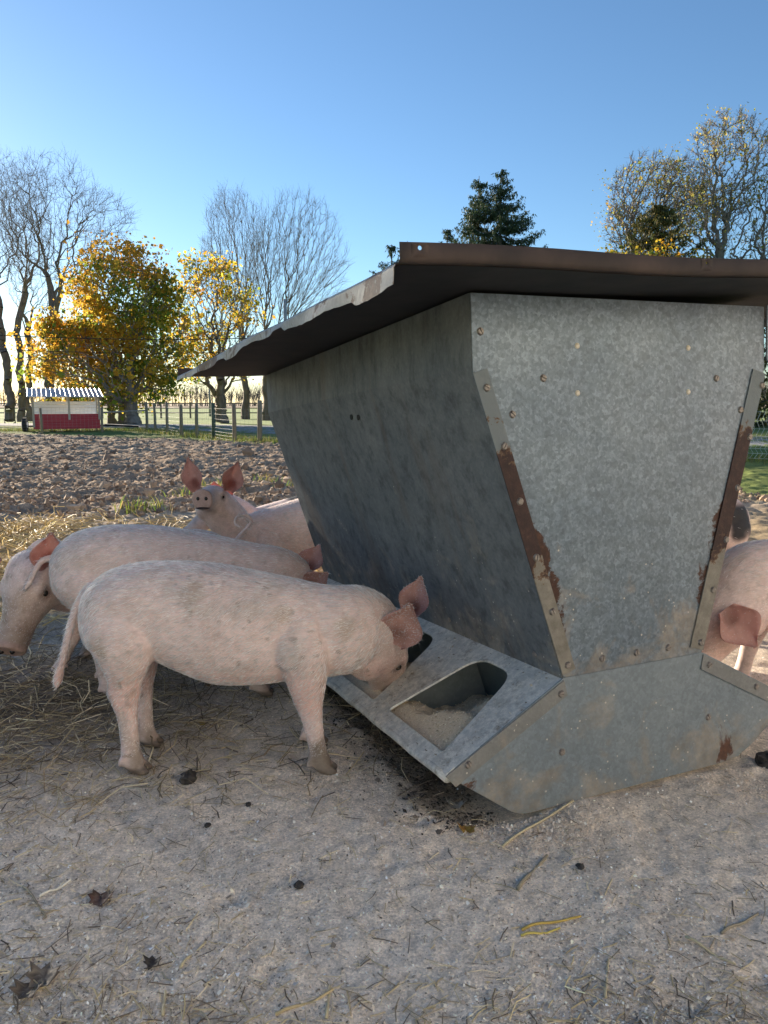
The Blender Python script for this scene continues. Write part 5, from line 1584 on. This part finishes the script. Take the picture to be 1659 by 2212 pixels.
# ------------------------------------------------------------------ single things lying on the dirt
def on_ground(px, py):
    d = pix(px, py, 1.0) - Vector((0, 0, CAM_H)); t = -CAM_H / d.z
    x, y = d.x * t, d.y * t
    return Vector((x, y, float(gh(np.array([x]), np.array([y]))[0])))
M_DUNG = simple('dark_clod', (.018, .016, .015), (.055, .048, .042), 40, .7, 0, .8, .006)
def clod(px, py, r, label, seed):
    rg = np.random.default_rng(seed); mb = MB()
    n, m = 7, 10; p = on_ground(px, py)
    loft(mb, [(Vector((0, 0, r * d * .75)), r * math.sqrt(max(.03, 1 - d * d)), r * 1.15 * math.sqrt(max(.03, 1 - d * d)), XA, YA) for d in np.linspace(-1, 1, n)], m)
    mb.v = [tuple(np.array(v) * (1 + rg.normal(0, .13)) + rg.normal(0, r * .06, 3)) for v in mb.v]
    add('mud_clod', mb.mesh('mud_clod'), M_DUNG, label=label, cat='clod', group='dark clods on the dirt', loc=(p.x, p.y, p.z + r * .5))
clod(408, 1690, .026, 'biggest black clod on the dirt between the front pig\'s feet', 1)
clod(537, 1743, .008, 'small black clod right of and below the biggest one', 2)
clod(645, 1920, .012, 'black clod alone on the bare dirt at lower middle', 3)
clod(448, 1786, .009, 'small black clod below the biggest one', 4)
clod(1655, 1650, .035, 'black clod at the right edge beside the trough end', 5)
clod(1253, 1882, .010, 'small dark clod in front of the trough end', 6)

M_STALK = attr_mat('stalk', .55, .1, .25, 25)
def stalk(p0, p1, w, col, label, bend=.0, lift=.004):
    a, b = on_ground(*p0), on_ground(*p1); n = 6; mb = MB()
    d = (b - a); s_ = Vector((-d.y, d.x, 0)).normalized()
    pts = [a.lerp(b, i / n) + s_ * (bend * math.sin(math.pi * i / n) * d.length) + Vector((0, 0, lift + .004 * math.sin(i * 1.3))) - a for i in range(n + 1)]
    mb.tube([tuple(p) for p in pts], [w * (1 - .25 * i / n) for i in range(n + 1)], 6)
    me = mb.mesh('straw_stalk', True); set_col(me, np.tile(np.array(col), (len(me.vertices), 1)))
    add('straw_stalk', me, M_STALK, label=label, cat='straw', group='single straw stalks on the dirt', loc=a)
YEL, TAN, GRY = (.62, .44, .12), (.62, .53, .34), (.36, .31, .22)
stalk((1127, 2012), (1255, 1988), .0035, YEL, 'bright yellow folded stalk lying at lower right', .05)
stalk((1125, 2024), (1210, 2010), .0030, (.72, .58, .16), 'short yellow stalk touching the folded bright one', 0)
stalk((1118, 1925), (1182, 1855), .0055, GRY, 'thick grey stalk slanting in front of the trough end', .02)
stalk((1085, 1828), (1238, 1748), .0040, TAN, 'long pale stalk leaning on the trough corner', .02)
stalk((1480, 2035), (1588, 2092), .0032, TAN, 'pale straight stalk at the lower right', .01)
stalk((1557, 2028), (1637, 1988), .0034, GRY, 'grey stalk near the right edge at the bottom', .02)
stalk((1308, 2155), (1314, 2080), .0032, TAN, 'pale stalk pointing upward at the bottom right', .01)
stalk((705, 2200), (713, 2135), .0036, TAN, 'pale stalk cut by the bottom edge near the middle', .01)
stalk((352, 2200), (358, 2150), .0034, TAN, 'pale stalk at the bottom edge left of the middle', .01)
stalk((85, 1943), (155, 1912), .0034, (.80, .76, .66), 'whitish split stalk on the left', .0)
stalk((390, 2098), (445, 2040), .0034, TAN, 'bent tan stalk at the lower left', .06)
stalk((595, 2192), (720, 2145), .0034, (.58, .46, .26), 'long tan stalk crossing the bottom middle', -.02)
stalk((50, 1920), (100, 1990), .0030, GRY, 'grey stalk at the left side', .03)
stalk((400, 1655), (470, 1700), .0022, TAN, 'thin stalk beside the biggest black clod', .03)

def dry_leaf(px, py, r, col, label, seed, rot=0, curl=.5):
    rg = np.random.default_rng(seed); p = on_ground(px, py); V = []; F = []; n, m = 14, 4
    lobes = [.55, .8, .62, 1.0, .6, .92, .55, .75, .55, .9, .62, 1.0, .6, .75]
    V.append((0, 0, .004))
    for j in range(1, m + 1):
        for i in range(n):
            a = 2 * math.pi * i / n + rot; q = r * j / m * (1 + (lobes[i] - 1) * j / m)
            x, y = math.cos(a) * q, math.sin(a) * q * .8
            V.append((x, y, .004 + curl * (abs(x) / r) ** 2 * r * .8 + rg.normal(0, r * .05)))
    for i in range(n): F.append([0, 1 + i, 1 + (i + 1) % n])
    for j in range(m - 1):
        for i in range(n):
            b = 1 + j * n; F.append([b + i, b + n + i, b + n + (i + 1) % n, b + (i + 1) % n])
    mb = MB(); mb.v = V; mb.f = F; me = mb.mesh('dry_leaf', True)
    c = np.array(col)[rg.integers(0, len(col), len(V))]; set_col(me, c)
    o = add('dry_leaf', me, M_STALK, label=label, cat='leaf', group='fallen leaves on the dirt', loc=p)
    so = o.modifiers.new('t', 'SOLIDIFY'); so.thickness = .0008
dry_leaf(1008, 1790, .035, [(.40, .24, .05), (.30, .13, .05), (.45, .30, .08)], 'curled yellow-brown leaf under the trough corner', 1, .4, 1.2)
dry_leaf(985, 1725, .035, [(.42, .38, .33), (.52, .48, .42)], 'pale grey leaf caught below the trough lip', 2, .9, 1.0)
dry_leaf(438, 1563, .020, [(.42, .34, .03), (.36, .25, .03)], 'small yellow leaf behind the front pig\'s hind feet', 3, .2, .5)
dry_leaf(218, 1945, .042, [(.16, .085, .065), (.12, .08, .06), (.22, .15, .12)], 'reddish brown crumpled leaf at the lower left', 4, .1, .9)
dry_leaf(330, 2085, .028, [(.06, .05, .045), (.10, .085, .07)], 'blackened crumpled leaf at the lower left', 5, .5, 1.1)
dry_leaf(95, 2120, .050, [(.20, .16, .12), (.30, .25, .19), (.12, .095, .075)], 'brown heap of leaf in the bottom left corner', 6, .3, 1.0)
dry_leaf(60, 2150, .040, [(.14, .11, .085), (.24, .19, .14)], 'dark leaf lying lowest in the bottom left corner', 7, 1.3, .9)
dry_leaf(450, 1478, .022, [(.36, .20, .08), (.25, .14, .06)], 'brown leaf on the dirt under the front pig\'s belly', 8, .2, .8)
